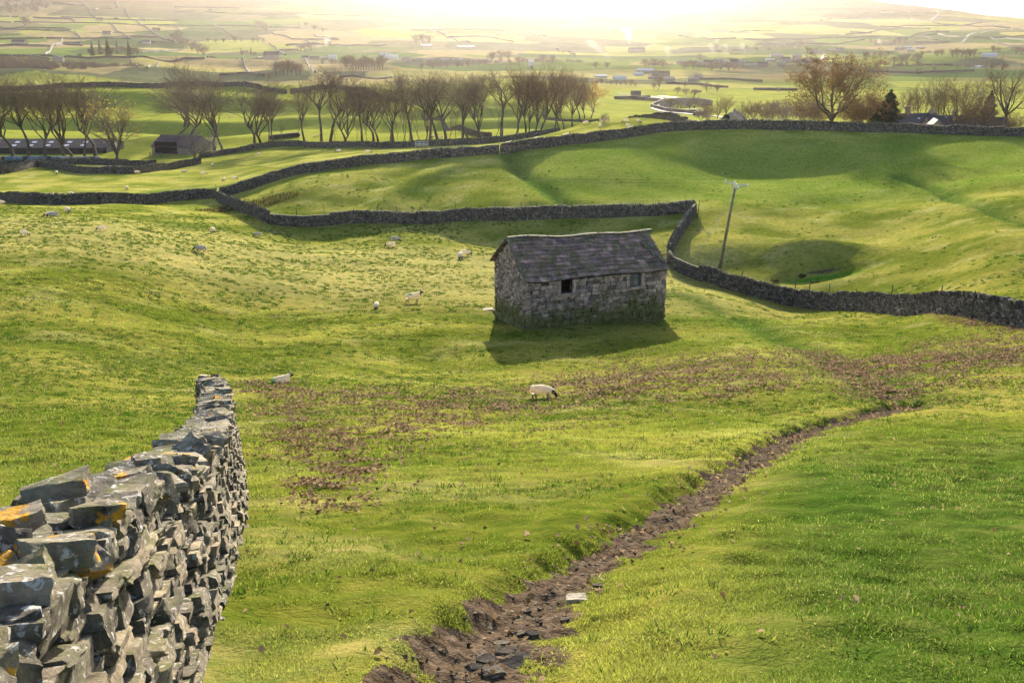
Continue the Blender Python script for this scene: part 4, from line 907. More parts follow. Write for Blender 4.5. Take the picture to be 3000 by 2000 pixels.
def proto(kind, seed, **k):
    """returns (trunk mesh, crown mesh) with unit height 10 m"""
    global rng
    keep = rng; rng = np.random.default_rng(seed)
    S = grow_tree(**k['g']); cl = k.get('split', 1)
    zt = max(s[1][2] for s in S)
    tr = [s for s in S if s[4] <= cl]; cr = [s for s in S if s[4] > cl]
    V, Q = seg_mesh(tr, k.get('n', 6)); mt = mesh_np(kind+'_trunk', V, Q, M['bark'], True, {'rnd': np.full(len(V), rng.random())})
    V, Q = seg_mesh(cr, 3); mats = [M[k.get('twig', 'twig')]]; Fs = [Q]; mi = [0]*len(Q)
    if 'leaf' in k:
        nm, cnt, size = k['leaf']; ends = np.array([s[1] for s in cr if s[4] >= k.get('ll', 3)]); i = rng.integers(0, len(ends), cnt); LV, LQ = leaf_cloud(ends[i]+rng.normal(0, size*.9, (cnt, 3)), size)
        Fs.append(LQ+len(V)); V = np.vstack([V, LV]); mats.append(M[nm]); mi += [1]*len(LQ)
    r = np.repeat(rng.random(len(V)//2+1), 2)[:len(V)]
    mc = mesh_np(kind+'_crown', V, Fs, mats, False, {'rnd': r}, mi=mi); rng = keep
    return mt, mc, zt
ROW = [proto('row', 100+i, g=dict(h=18, r0=.28, fork=f, nlimb=nl+2, spread=sp_*1.12, lv=(6,5,5), up=up_*.9, lean=ln, tipthin=.0125, kink=.19)) for i, (f, nl, sp_, up_, ln) in enumerate([(.30,4,.50,.42,.0),(.42,5,.55,.35,.06),(.22,3,.42,.55,-.08),(.34,5,.62,.32,.10),(.50,5,.6,.30,-.05),(.26,4,.5,.5,.14),(.40,4,.46,.45,-.03)])]
THIN = [proto('thin', 130+i, g=dict(h=10, r0=.12, fork=.3, nlimb=3, spread=.4, lv=(4,3,3), up=.5, lean=l, tipthin=.016, kink=.15)) for i, l in enumerate((.05,-.12,.15))]
BEECH = [proto('beech', 150+i, g=dict(h=18, r0=.32, fork=f, nlimb=8, spread=.72, lv=(6,5,5), up=.35, tipthin=.014, kink=.14), twig='twigred') for i, f in enumerate((.28,.34,.22))]
BROAD = [proto('broad', 170+i, g=dict(h=14, r0=.38, fork=f, nlimb=7, spread=.85, lv=(6,5,5), up=.28, tipthin=.014, kink=.16, topw=1.1)) for i, f in enumerate((.22,.3))]
LOWB = proto('lowbroad', 190, g=dict(h=14, r0=.45, fork=.12, nlimb=7, spread=.75, lv=(6,5,4), up=.3, tipthin=.018, kink=.14, topw=1.1), leaf=('yellowleaf', 900, .28))
LEAFY = proto('leafy', 191, g=dict(h=14, r0=.42, fork=.13, nlimb=9, spread=.9, lv=(6,5,4), up=.22, tipthin=.02, kink=.2, topw=1.1), leaf=('brownleaf', 7500, .24), twig='twig')
MAUVE = proto('mauve', 192, g=dict(h=8, r0=.16, fork=.12, nlimb=7, spread=.9, lv=(6,5,4), up=.12, tipthin=.016, kink=.12, topw=1.2), twig='twigpink')
SHRUB = [proto('shrub', 200+i, g=dict(h=8, r0=.14, fork=.08, nlimb=8, spread=.6, lv=(5,5,4), up=.4, tipthin=.02, kink=.2, topw=1.2), leaf=lf, twig=tw, split=0) for i, (lf, tw) in enumerate([(('brownleaf', 500, .22),'twig'),(('orangeleaf', 260, .2),'twigpink'),(('brownleaf', 1800, .25),'twigred')])]
ORANGE = proto('orange', 205, g=dict(h=14, r0=.26, fork=.2, nlimb=6, spread=.8, lv=(6,5,4), up=.25, tipthin=.02, kink=.15), leaf=('orangeleaf', 2600, .3), twig='twigred')
FAR = [proto('farbare', 220+i, g=dict(h=12, r0=.3, fork=.18, nlimb=8, spread=.85, lv=(6,5), up=.25, tipthin=.075, kink=.15), n=4, twig=tw) for i, tw in enumerate(('twig','twig','twigred'))]
def conifer_proto(seed, h, r, mat, droop=.25, dens=900, size=.6, power=1.):
    g = np.random.default_rng(seed); b = MB(); b.tube([(0,0,-.3),(0,0,h*.5),(0,0,h)], [h*.02, h*.013, .02], 6); V = np.vstack(b.v)
    mt = mesh_np('spruce_trunk', V, [np.vstack(b.f4), np.vstack(b.f3)], M['bark'], True, {'rnd': np.full(len(V), .5)})
    z = h*(1-g.random(dens)**.6*.95); rad = r*np.clip((1-z/h), 0, 1)**power*(.35+.65*g.random(dens)**.5)*(1+.3*np.sin(z*5)); a = g.uniform(0, 6.28, dens)
    P = np.column_stack([np.cos(a)*rad, np.sin(a)*rad, z-rad*droop]); d = np.column_stack([np.cos(a), np.sin(a), -.35+g.normal(0,.2,dens)]); d /= np.linalg.norm(d, axis=1)[:, None]
    sd_ = np.column_stack([-np.sin(a), np.cos(a), g.normal(0,.3,dens)]); s = size*g.uniform(.6, 1.3, (dens, 1))
    V = np.stack([P-d*s*.5, P+sd_*s*.3, P+d*s*.7, P-sd_*s*.3], 1).reshape(-1, 3)
    return mt, mesh_np('spruce_crown', V, np.arange(len(V)).reshape(-1, 4), M[mat], False, {'rnd': np.repeat(g.random(dens), 4)}), h
SPRUCE = [conifer_proto(1, 12, 2.6, 'evergreen', size=1.1, dens=700), conifer_proto(2, 12, 2.2, 'evergreen', size=1.1, dens=600, power=.8)]
YEW = conifer_proto(3, 9, 3.4, 'evergreen', .1, 3500, .55, .75)
def topiary():
    g = np.random.default_rng(9); n = 2600; u = g.random(n); th = g.uniform(0, 6.28, n); z = 3.1*u; r = 1.35*np.sqrt(np.clip(1-((z-1.15)/2.05)**2, 0, 1))*(.9+.1*g.random(n))
    P = np.column_stack([r*np.cos(th), r*np.sin(th), z]); V, Q = leaf_cloud(P, .34); return mesh_np('topiary_crown', V, Q, M['conifer'], False, {'rnd': np.repeat(g.random(n), 4)})
def plant(pr, p, hgt, label, cat, group, name='bare_tree', wide=1., rz=None, parts=True, lean=0):
    mt, mc, zt = pr; e = D.objects.new(name, None); C.objects.link(e); e.location = p
    s = hgt/zt; e.scale = (s*wide, s*wide, s); e.rotation_euler = (0, lean, random.uniform(0, 6.28) if rz is None else rz)
    a = D.objects.new('trunk', mt); C.objects.link(a); a.parent = e; b = D.objects.new('crown', mc); C.objects.link(b); b.parent = e
    return tag(e, label, cat, group)
def ht(p, px): return px/F*math.hypot(p[1], 0)*1.03
# -- the long row behind the wall
row = [ # base x, base y, height px, prototype, width
 (-12,474,245,0,1.),(40,471,240,3,1.),(83,469,232,1,.95),(132,470,240,0,1.),(190,466,238,2,1.1),(217,464,225,5,.9),(248,464,215,6,.9),(277,466,235,3,1.),
 (517,400,150,5,1.25),(566,430,195,3,1.25),(628,444,225,2,1.15),(655,443,170,1,.9),(749,433,180,3,1.1),(771,432,185,5,1.05),(789,425,150,6,.8),(805,424,150,1,.8),
 (894,425,172,6,1.05),(942,425,200,4,.95),(966,424,212,1,1.15),(1006,425,160,5,.9),(1016,424,178,0,1.),(1062,424,170,4,.95),(1093,423,178,3,1.05),(1110,423,175,0,1.),(1142,422,165,5,.9),
 (1154,422,180,1,1.),(1209,421,178,4,1.),(1241,421,165,2,.85),(1258,420,188,4,1.05),(1284,419,198,1,1.),(1299,419,192,3,1.),(1355,417,180,4,.95),(1371,417,186,0,1.05),
 (1405,416,186,6,.95),(1422,416,192,2,1.15),(1469,413,186,4,1.1)]
tl = []
def rowlabel(i, px, h, w): 
    a = 'tall' if h > 190 else 'mid-height' if h > 165 else 'low'; b = 'broad' if w > 1.05 else 'slender' if w < .95 else 'upright'
    where = ('in front of the long dark shed' if px < 300 else 'beside the open-fronted shed' if px < 640 else 'near the silage bales' if px < 860 else 'in the left half of the open row' if px < 1100 else 'in the dense middle of the row' if px < 1290 else 'in the right half of the row')
    _c2[where] = _c2.get(where, 0)+1; return f"{a} {b} bare tree {where}, {ORD[_c2[where]-1]} from its left"
_c2 = {}
for px, py, h, k, wd in row:
    p = at(px, py, 222, 300); plant(ROW[k], p, ht(p, h)*1.05, rowlabel(0, px, h, wd), 'tree', 'bare trees in the row', wide=wd*1.38*random.uniform(.88, 1.12), lean=random.uniform(-.07, .07))
p = at(341, 476, 215, 262); plant(LOWB, p, ht(p, 205), 'wide low-forking tree with a few yellow leaves right of the long dark shed', 'tree', 'bare trees in the row', wide=1.05, rz=.5)
p = at(541, 372, 290, 400); plant(BROAD[0], p, ht(p, 208), 'tallest round-headed tree rising above the crest wall at left', 'tree', None, wide=.72, rz=1)
p = at(1180, 330, 300, 420); plant(ROW[4], p, ht(p, 118), 'domed bare tree rising behind the middle of the row', 'tree', None, wide=1.3)
for i, (px, py, h) in enumerate([(823,424,60),(872,424,95),(1043,424,75),(1078,423,95),(1166,422,80),(1178,421,110),(1190,421,130),(1199,421,120),(1231,421,120),(1337,418,110),(1313,418,90),(1449,414,125),(980,425,55),(1270,420,110)]):
    p = at(px, py, 222, 300); plant(THIN[i % 3], p, ht(p, h), ['short thin tree right of the silage bales','crooked sapling between the bales and the open row','small sapling between two tall trunks left of centre','thin tree with upward twigs left of the dense middle','thin stem at the left of the dense middle','leaning thin stem in the dense middle','straight thin stem in the dense middle','thin stem touching a tall trunk in the dense middle','thin pole-like tree above the hay feeder','thin stem in front of the diagonal wall','short thin stem left of the diagonal wall end','thin pole-like tree near the right end of the open row','tiny sapling beside the tallest twin-topped tree','thin stem between two tall trunks above the feeder'][i], 'tree', 'thin stems in the tree row', name='sapling')
bee = [(1515,413,222,0,1.1),(1538,410,205,1,1.),(1551,408,190,0,.9),(1571,402,200,2,1.),(1582,399,200,1,1.05),(1627,386,185,0,1.),(1637,384,190,2,1.),(1653,380,165,1,.85),(1677,372,160,0,1.1),(1698,350,140,1,1.),(1712,348,120,2,1.)]
for i, (px, py, h, k, wd) in enumerate(bee):
    p = at(px, py, 235, 520); plant(BEECH[k], p, ht(p, h), 'reddish beech in the dense clump at the row end, '+('highest domed crown' if i == 0 else ORD[i]+' from its left'), 'tree', 'reddish beeches at the right end of the row', wide=wd)
p = at(1730, 346, 250, 520); plant(ORANGE, p, ht(p, 105), 'beech with glowing orange leaves at the right tip of the tree row', 'tree', None, wide=1.05)
p = at(1770, 364, 180, 420); plant(SHRUB[1], p, ht(p, 32), 'thin orange-tinted bush behind the sheep knoll', 'bush', None, name='bush')
p = at(575, 476, 225, 262); plant(MAUVE, p, ht(p, 108), 'spreading mauve-grey bush in front of the open-fronted shed', 'bush', None, name='bush', wide=1.25)
# -- right-hand trees behind the crest wall
p = at(2437, 380, 166, 200); plant(LEAFY, p, ht(p, 218), 'big ragged tree with clinging brown leaves behind the crest wall', 'tree', None, name='leafy_tree', wide=1.1, rz=2.)
p = at(2940, 398, 160, 200); plant(BROAD[1], p, ht(p, 228), 'large bare tree with a rounded crown at the right edge', 'tree', None, wide=.98, rz=.4)
Rt = [(2070,362,70,'S0'),(2100,362,80,'B0'),(2130,358,85,'B1'),(2180,362,82,'B0'),(2205,362,70,'S0'),(2240,368,80,'S0'),(2275,368,84,'S1'),(2310,370,92,'S0'),(2345,372,96,'B2'),(2375,372,100,'S0'),(2395,372,80,'S2'),
 (2052,360,45,'S1'),(2500,378,118,'S2'),(2540,380,125,'S2'),(2565,380,110,'B1'),(2655,352,105,'F'),(2690,352,125,'F'),(2735,345,118,'F'),(2765,345,138,'F'),(2800,345,140,'B0'),(2832,345,130,'O'),(2860,360,95,'S0'),(2885,360,85,'B0'),(2985,385,70,'S0'),(2920,390,50,'S0')]
sd2 = {'S0':('greyish leafless bush','bush'),'S1':('orange-tinted bush','bush'),'S2':('dense russet bush','bush'),'B0':('small brown-twigged tree','tree'),'B1':('small rusty tree','tree'),'B2':('small tangled tree','tree'),'F':('bare tree standing behind the farm roofs','tree'),'O':('thin tree with an orange top behind the farm roofs','tree')}
wh = lambda px: 'beside the cottage with the round shrub' if px < 2225 else 'in the thicket left of the big brown-leaved tree' if px < 2410 else 'between the big brown-leaved tree and the farm' if px < 2600 else 'above the farm roofs' if px < 2850 else 'by the large bare tree at right'
_c3 = {}
for px, py, h, k in Rt:
    far_ = px < 2400 or k in 'FO' or k == 'B0'
    p = at(px, py, 190, 330 if px > 2400 else 380)
    zt = tan_of(py)*p.y
    if px > 2400: Y = 255 if k in 'FO' else 215; p = Vector((s_of(px, py)*Y, Y, Hz(s_of(px, py)*Y, Y)))
    else: Y = 330+rng.uniform(-15, 25); p = Vector((s_of(px, py)*Y, Y, Hz(s_of(px, py)*Y, Y)))
    top = tan_of(py-h)*p.y; pr = {'S':SHRUB,'B':BEECH,'F':ROW,'O':[ROW[3]]}[k[0]][int(k[1]) if len(k) > 1 else (px//7) % 3 if k == 'F' else 0]
    a, cat = sd2[k]; key = (a, wh(px)); _c3[key] = _c3.get(key, 0)+1
    plant(pr, p, max(top-p.z, 2.5), f"{a} {wh(px)}"+(f", {ORD[_c3[key]-1]} from the left" if _c3[key] > 1 else ''), cat, 'trees and bushes behind the crest wall', name='bush' if cat == 'bush' else 'bare_tree', wide=1.25 if cat == 'bush' else 1.05)
p0 = (s_of(2600, 370)*212, 212); plant(YEW, (p0[0], p0[1], Hz(*p0)), tan_of(262)*212-Hz(*p0), 'dense dark evergreen left of the farm roofs', 'tree', None, name='evergreen_tree', wide=1.0)
p0 = (s_of(2565, 370)*208, 208); plant(YEW, (p0[0], p0[1], Hz(*p0)), tan_of(330)*208-Hz(*p0), 'low dark evergreen mass at the foot of the taller evergreen', 'tree', None, name='evergreen_tree', wide=1.5)
p0 = (s_of(2895, 350)*240, 240); plant(YEW, (p0[0], p0[1], Hz(*p0)), tan_of(265)*240-Hz(*p0), 'tufted pine-like evergreen left of the large bare tree', 'tree', None, name='evergreen_tree', wide=.7)
tm = topiary()
for px, py, h, lb in ((2127,362,26,'clipped egg-shaped blue-green evergreen in front of the cottage'),(2192,364,13,'small clipped evergreen right of the cottage')):
    Y = 300; x = s_of(px, py)*Y; z = Hz(x, Y); s = (tan_of(py-h)*Y-z)/3.1; o = link('clipped_shrub', tm); o.location = (x, Y, z); wd = h/F*Y*1.03/3.1; o.scale = (wd, wd, s); tag(o, lb, 'shrub')
# -- far trees, one to three kilometres away
def far_clump(items, group, lbl, lo=450, hi=4500):
    for i, (px, py, h, k) in enumerate(items):
        p = at(px, py, lo, hi); pr = {'c': SPRUCE[i % 2], 'b': FAR[i % 2], 'r': FAR[2], 's': FAR[(i+1) % 2]}[k]
        mt, mc, zt = pr
        plant(pr, p, ht(p, h), lbl(i, px, py, k, len(items)), 'tree', group, name={'c':'spruce_tree'}.get(k, 'bare_tree'), wide={'c':.85,'s':1.6}.get(k, 1.1))
def nth(i): return ORD[i] if i < 12 else f"{i+1}th"
def L1(desc, seq='from the left'): return lambda i, px, py, k, n: (desc.replace('*', {'c':'dark spruce','b':'hazy bare tree','r':'brownish bare tree','s':'low rounded scrub tree'}[k])+(f", {nth(i)} {seq}" if n > 1 else ''))
far_clump([(266,164,22,'b'),(272,163,38,'c'),(294,160,38,'c'),(302,163,26,'b'),(318,167,50,'c'),(328,166,28,'r'),(345,158,36,'c'),(356,160,28,'b'),(366,162,26,'r'),(379,166,42,'c'),(390,165,30,'b'),(405,166,28,'b')], 'spruce clump on the left slope', L1('* in the spruce clump on the left slope'))
far_clump([(73,82,38,'b')], None, L1('lone flat-topped * on the upper left slope'))
far_clump([(508,124,28,'s'),(528,132,26,'s'),(548,142,30,'s'),(563,150,30,'s'),(580,158,34,'s'),(598,165,30,'s'),(520,110,20,'b')], 'scrub running down the slope', L1('* in the diagonal scrub strip left of centre'))
far_clump([(610,126,16,'b'),(632,127,14,'b'),(655,127,16,'b'),(690,126,22,'b'),(706,126,16,'b'),(740,127,18,'b'),(755,127,18,'b'),(772,127,16,'b')], 'hedgerow trees left of centre', L1('* in the level hedgerow left of centre'))
far_clump([(752,82,22,'b'),(768,88,26,'s'),(782,94,22,'s'),(875,82,14,'b'),(895,80,14,'b'),(920,90,16,'s'),(945,96,16,'s')], 'trees up a far gully', L1('* up the hazy gully above the hedgerow'))
far_clump([(808,222,42,'b'),(820,221,44,'b'),(832,221,46,'r'),(843,220,46,'r'),(856,221,44,'r'),(868,222,40,'b'),(880,223,38,'r')], 'round tree clump on a mound', L1('* of the round clump on its small mound'))
far_clump([(787,232,20,'s'),(650,222,10,'s'),(672,222,12,'s'),(690,222,12,'s'),(752,220,10,'s')], 'bushes behind the crest', L1('* on the flat meadow behind the crest'), 430, 1500)
far_clump([(945,192,18,'b'),(972,192,22,'b'),(985,190,16,'b'),(995,192,14,'b')], 'thin trees left of the large wood', L1('* beside the large hazy wood'))
far_clump([(x, 206-abs(i-7)*.5, 36+6*math.sin(i), 'rb'[i%2]) for i, x in enumerate(range(1010, 1125, 8))], 'large hazy wood above the row', L1('* in the large hazy wood above the tree row'))
far_clump([(707,160,18,'c'),(713,162,16,'b'),(724,160,14,'s'),(736,162,22,'c'),(746,164,12,'s'),(880,152,24,'s'),(895,152,28,'s'),(912,152,24,'s'),(965,140,22,'b'),(1220,128,28,'s'),(1240,130,32,'s'),(1258,128,26,'s')], 'trees about the left farms', L1('* by the farms left of the bright haze'))
far_clump([(1440,182,30,'s'),(1465,180,34,'s'),(1490,178,30,'s'),(1405,196,22,'b'),(1370,198,24,'b'),(1340,200,22,'b'),(1310,202,20,'b'),(1270,204,22,'b'),(1235,206,24,'b'),(1520,190,26,'s'),(1590,186,28,'s'),(1620,188,28,'b')], 'trees in the bright haze', L1('* half lost in the bright haze at centre'))
far_clump([(1745,200,20,'s'),(1780,200,18,'s'),(1890,196,24,'s'),(1915,196,26,'s'),(1940,198,24,'s'),(2005,205,28,'s'),(2030,205,30,'s'),(2050,180,24,'b'),(2085,208,26,'s'),(2110,208,24,'s'),(2135,208,28,'s'),(2150,206,20,'s')], 'trees in front of the village', L1('* in front of the smoking village'))
far_clump([(1930,262,46,'b'),(2070,270,32,'b'),(2100,272,26,'b'),(1915,262,20,'b'),(2280,272,14,'b'),(2006,258,20,'r')], 'single trees on the flat fields', L1('lone * on the flat fields behind the stone bridge'), 520, 1200)
far_clump([(x, 248+.03*(x-1700)+2*math.sin(x), 16+5*math.sin(x*.3), 's') for x in range(1735, 1870, 14)]+[(1985,276,22,'s'),(2010,280,22,'s'),(2035,284,24,'s')], 'riverside scrub', L1('* in the riverside scrub strip'), 520, 1500)
far_clump([(1965,318,34,'b'),(1982,322,28,'b'),(2020,324,26,'b'),(2035,324,44,'b'),(1995,322,20,'b')], 'trees by the stone bridge', L1('* beside the stone bridge'), 480, 700)
far_clump([(2538,181,32,'r')], None, L1('round *, alone on a small green mound'))
far_clump([(2560,166,16,'b'),(2580,170,18,'b'),(2600,168,20,'b'),(2618,192,28,'b'),(2640,192,34,'b'),(2655,190,36,'b'),(2685,192,38,'b'),(2700,168,20,'b'),(2745,170,26,'b'),(2758,168,24,'b'),(2790,172,30,'b'),(2800,172,30,'r')], 'wooded slope above the farm', L1('* on the wooded slope above the farm roofs'))
far_clump([(2815,172,28,'b'),(2828,172,30,'b'),(2842,170,28,'b'),(2855,168,26,'b'),(2910,158,24,'r'),(2975,162,28,'b'),(2990,162,26,'b'),(2925,158,20,'b')], 'wood near the long white greenhouse', L1('* near the long pale greenhouse at right'))
far_clump([(2598,210,14,'s'),(2690,220,20,'s'),(2738,208,14,'s'),(2640,214,10,'s'),(2720,218,14,'b'),(2635,130,22,'s'),(2622,132,18,'s'),(2650,128,16,'s'),(2745,98,10,'s'),(2565,128,12,'b'),(2550,126,12,'b'),(2780,124,8,'s')], 'scattered trees on the right slope', L1('* scattered on the right slope'))
far_clump([(2270,140,14,'s'),(2345,126,12,'s'),(2340,140,22,'s'),(2365,132,12,'s'),(2250,150,12,'s'),(2215,150,12,'s'),(2100,145,16,'b')], 'trees above the village', L1('* above the village roofs'))
# woods that read as one mass
def woodland(rect, n, h, label, mat='twig'):
    Vs = []; Qs = []; k = 0; g = rng
    base = [(FAR[i][0], FAR[i][1], FAR[i][2]) for i in range(3)]; arr = []
    for t, c_, zt in base:
        v = np.empty(len(c_.vertices)*3, np.float32); c_.vertices.foreach_get('co', v); v = v.reshape(-1, 3); arr.append((v, zt))
    for i in range(n):
        u, w_ = g.random(), g.random(); px = rect[0]+(rect[2]-rect[0])*u; py = rect[1]+(rect[3]-rect[1])*w_+rect[4]*u
        p = cast(px, py, 700, 4500); v, zt = arr[i % 3]; s = h*g.uniform(.7, 1.2)/zt; an = g.uniform(0, 6.28); ca, sa = math.cos(an), math.sin(an)
        vv = np.column_stack([(v[:,0]*ca-v[:,1]*sa)*s*1.5, (v[:,0]*sa+v[:,1]*ca)*s*1.5, v[:,2]*s]); Vs.append(vv+np.array([p[0], p[1], p[2]])); nq = len(v)//6; q = np.arange(3); q = np.stack([q, (q+1)%3, 3+(q+1)%3, 3+q], 1)
        Qs.append((q[None]+6*np.arange(nq)[:, None, None]).reshape(-1, 4)+k); k += len(v)
    V = np.vstack(Vs); tag(link('woodland', mesh_np('woodland', V, np.vstack(Qs), M[mat], False, {'rnd': rng.random(len(V))})), label, 'woodland', kind='stuff')
woodland((0,192,150,226,0), 70, 11, 'dark leafless wood low on the far left')
woodland((120,196,420,208,10), 60, 8, 'brown scrub belt running right from the wood on the far left')
woodland((0,12,160,42,0), 55, 12, 'hanging wood high on the upper left slope')
woodland((1900,196,2200,212,0), 40, 8, 'hazy belt of trees below the village')
woodland((1250,190,1700,206,0), 60, 9, 'pale belt of trees in the bright central haze')
woodland((2230,190,2420,198,0), 26, 8, 'dark wooded bank right of the village')
woodland((2560,195,2950,203,2), 36, 6, 'low dark hedgerow bank above the farm')
# ================================================================ farm buildings
M['darkclad'] = simple('dark cladding', (.025,.022,.025), (.07,.06,.065), .6, .9, rnd=.2)
M['roofgrey'] = simple('grey sheet roof', (.045,.045,.052), (.10,.098,.11), .35, .8, rnd=.15, sc=None) if False else simple('grey sheet roof', (.022,.02,.028), (.05,.046,.058), .35, 1, rnd=.15, spec=.1)
M['roofred'] = simple('rust-brown sheet roof', (.06,.038,.04), (.13,.085,.085), .4, .85, rnd=.15)
M['darkslate'] = simple('dark wet slate', (.022,.02,.028), (.06,.052,.062), .9, .6, rnd=.2)
M['sandstone'] = simple('sandstone wall', (.16,.12,.09), (.33,.26,.20), 1.5, .95, bscale=5, rnd=.2)
M['paleroof'] = simple('pale stone-slate roof', (.17,.135,.11), (.28,.235,.19), 1, .9, rnd=.2)
M['skylight'] = simple('translucent roof light', (.26,.27,.31), (.40,.40,.44), 3, .4, rnd=.05, spec=.8)
M['white'] = simple('whitewash', (.34,.32,.30), (.5,.48,.45), 2, .8, rnd=.1)
M['blackwrap'] = simple('black bale wrap', (.012,.012,.016), (.03,.03,.04), 3, .95, rnd=.3, spec=.6)
M['bluewrap'] = simple('pale blue bale wrap', (.05,.09,.14), (.14,.20,.28), 3, .95, rnd=.3, spec=.6)
M['dark'] = simple('dark opening', (.006,.006,.006), (.015,.013,.012), 1, 1)
M['pot'] = simple('clay pot', (.30,.10,.06), (.42,.16,.10), 3, .8)
def house(name, pos, L_, Wd, he, hr, rz, label, cat='farm building', roofm='darkslate', wallm='sandstone', group=None, chim=(), skyl=(), doors=(), wins=(), ov=.25, root=None):
    """gabled building: length along local x, eaves height he, ridge height hr"""
    e = empty(name, pos, rz); tag(e, label, cat, group)
    b = MB(); x, y = L_/2, Wd/2; z0 = -1.5
    V = [(-x,-y,z0),(x,-y,z0),(x,y,z0),(-x,y,z0),(-x,-y,he),(x,-y,he),(x,y,he),(-x,y,he),(-x,0,hr-.03),(x,0,hr-.03)]
    b.add(V, [[0,1,5,4],[2,3,7,6]], [[4,8,7],[5,6,9]]); b.f4.append(np.array([[3,0,4,7],[1,2,6,5]])); b.build('wall', M[wallm], e)
    b = MB(); t = .16; sl_ = (hr-he)/y; yo = y+ov; zo = he-sl_*ov; xo = x+ov*.6
    for sgn in (-1, 1):
        P = [(-xo,sgn*yo,zo),(xo,sgn*yo,zo),(xo,0,hr),(-xo,0,hr)]; V = [(a,b_,c+t) for a,b_,c in P]+[(a,b_,c+.005) for a,b_,c in P]; b.add(V, BOXF)
    r = b.build('roof', M[roofm], e)
    for (cx, ch) in chim:
        c = MB(); c.box((cx,0,hr+ch/2-.3), (.9,.7,ch+.6)); c.box((cx,0,hr+ch+.06), (1.05,.85,.12)); c.build('chimney', M['sandstone'], r)
        c = MB(); c.tube([(cx-.2,0,hr+ch+.1),(cx-.2,0,hr+ch+.5)], [.13,.11], 8); c.tube([(cx+.2,0,hr+ch+.1),(cx+.2,0,hr+ch+.45)], [.13,.11], 8); c.build('chimney_pots', M['pot'], r)
    for (sx, f, w_, h_) in skyl:
        c = MB(); yy = -yo+(yo)*f; zz = zo+sl_*yo*f+t; n_ = np.array([0,-sl_,1.]); n_ /= np.linalg.norm(n_); u_ = np.array([0,1,sl_]); u_ /= np.linalg.norm(u_)
        c.box(np.array([sx,yy,zz])+n_*.02, (w_,h_,.05), M=np.stack([[1,0,0], u_, n_], 1)); c.build('roof_light', M['skylight'], r)
    for (side, cx, z, w_, h_, mt) in doors+tuple(wins):
        c = MB()
        if side == 's': c.box((cx,-y-.02,z), (w_,.08,h_))
        elif side == 'w': c.box((-x-.02,cx,z), (.08,w_,h_))
        elif side == 'e': c.box((x+.02,cx,z), (.08,w_,h_))
        c.build('door' if h_ > 1.7 else 'window', M[mt], e)
    return e
def gpos(px, Y, dz=0):
    x = s_of(px, 380)*Y; return Vector((x, Y, Hz(x, Y)+dz))
def zpix(py, Y): return tan_of(py)*Y
# long shed behind the leftmost trees
Y = 268; p = gpos(120, Y); e_ = zpix(452, Y-6)-p.z; h_ = zpix(408, Y)-p.z
house('long_shed', p, 38, 13, max(e_, 1.6), h_, .02, 'long low dark shed with pale roof lights behind the leftmost trees', 'shed', 'roofgrey', 'darkclad',
  skyl=[(sx, f, 1.15, 1.2) for sx in (-10.6,-5.4,-1.0,3.4,8.2,12.4) for f in (.28,.62)], doors=(('e',0,1.3,3,2.4,'white'),), ov=.3)
for i in range(22):
    px = 12+i*13; p = at(px, 472+.0*i, 238, 262); b = MB(); b.tube([(-.62,0,.55),(-.6,0,.6),(.55,0,.6),(.6,0,.55)], [.3,.56,.56,.3], 12)
    o = b.build('silage_bale', M['bluewrap' if i % 5 else 'blackwrap'], True and None, True, loc=p); tag(o, f"blue-white wrapped bale in the line before the long shed, {'%dth' % (i+1) if i > 11 else ORD[i]} from the left" if i % 5 else f"black wrapped bale in the line before the long shed, {'%dth' % (i+1) if i > 11 else ORD[i]} in line", 'bale', 'wrapped bales in front of the long shed')
# open-fronted shed
Y = 262; p = gpos(528, Y); e_ = zpix(430, Y-4)-p.z; h_ = zpix(398, Y)-p.z
house('open_shed', p, 11.6, 9.5, e_, h_, -.28, 'brown-roofed stone shed with a wide dark opening behind the mauve bush', 'shed', 'roofred', 'sandstone', doors=(('s',-1.5,1.5,6.5,3.,'dark'),('w',-1.,1.5,2.2,3.0,'dark')), ov=.25)
# black bales stacked in the meadow
k = 0
for row_, n_, z_ in ((0, 13, .6),):
    for i in range(n_):
        px = 777+row_*3+i*6.1; p = at(px, 424, 262, 330); x = p.x; b = MB(); b.tube([(-.6,0,0),(-.56,0,0),(.5,0,0),(.55,0,0)], [.3,.6,.6,.3], 12); 
        o = b.build('silage_bale', M['blackwrap'], None, True, loc=(x, 272, Hz(x, 272)+z_)); o.rotation_euler = (0,0,1.45)
        tag(o, f"shiny black bale in the meadow stack, {'thirteenth' if i == 12 else ORD[i]} from the left", 'bale', 'black bales stacked in the meadow')
# right-hand farm behind the crest wall
Y = 226; p = gpos(2660, Y); h_ = zpix(334, Y)-p.z
house('farmhouse', p, 12.5, 8.5, h_-3.3, h_, .22, 'dark-roofed farmhouse with a sunlit left gable and stout chimney behind the crest wall', 'house', 'darkslate', 'sandstone', chim=((-.6,1.6),(5.4,.9)), skyl=((1.5,.7,.5,.5),))
Y = 222; p = gpos(2768, Y); h_ = zpix(340, Y)-p.z
house('farmhouse', p, 8.6, 8, h_-3.1, h_, .02, 'smaller farmhouse with a small skylight and a chimney with red pots', 'house', 'darkslate', 'sandstone', chim=((1.7,1.1),), skyl=((1.2,.52,.75,.5),(-.2,.9,.5,.3)))
Y = 214; p = gpos(2738, Y); h_ = zpix(350, Y)-p.z
house('porch', p, 5.2, 3.6, h_-1.9, h_, 1.35, 'low stone porch with its gable towards the crest wall', 'outbuilding', 'paleroof', 'sandstone')
Y = 220; p = gpos(2868, Y); h_ = zpix(345, Y)-p.z
house('barn', p, 11.2, 7.5, h_-2.7, h_, -.05, 'plain blue-black roofed barn left of the large bare tree', 'farm building', 'darkslate', 'sandstone')
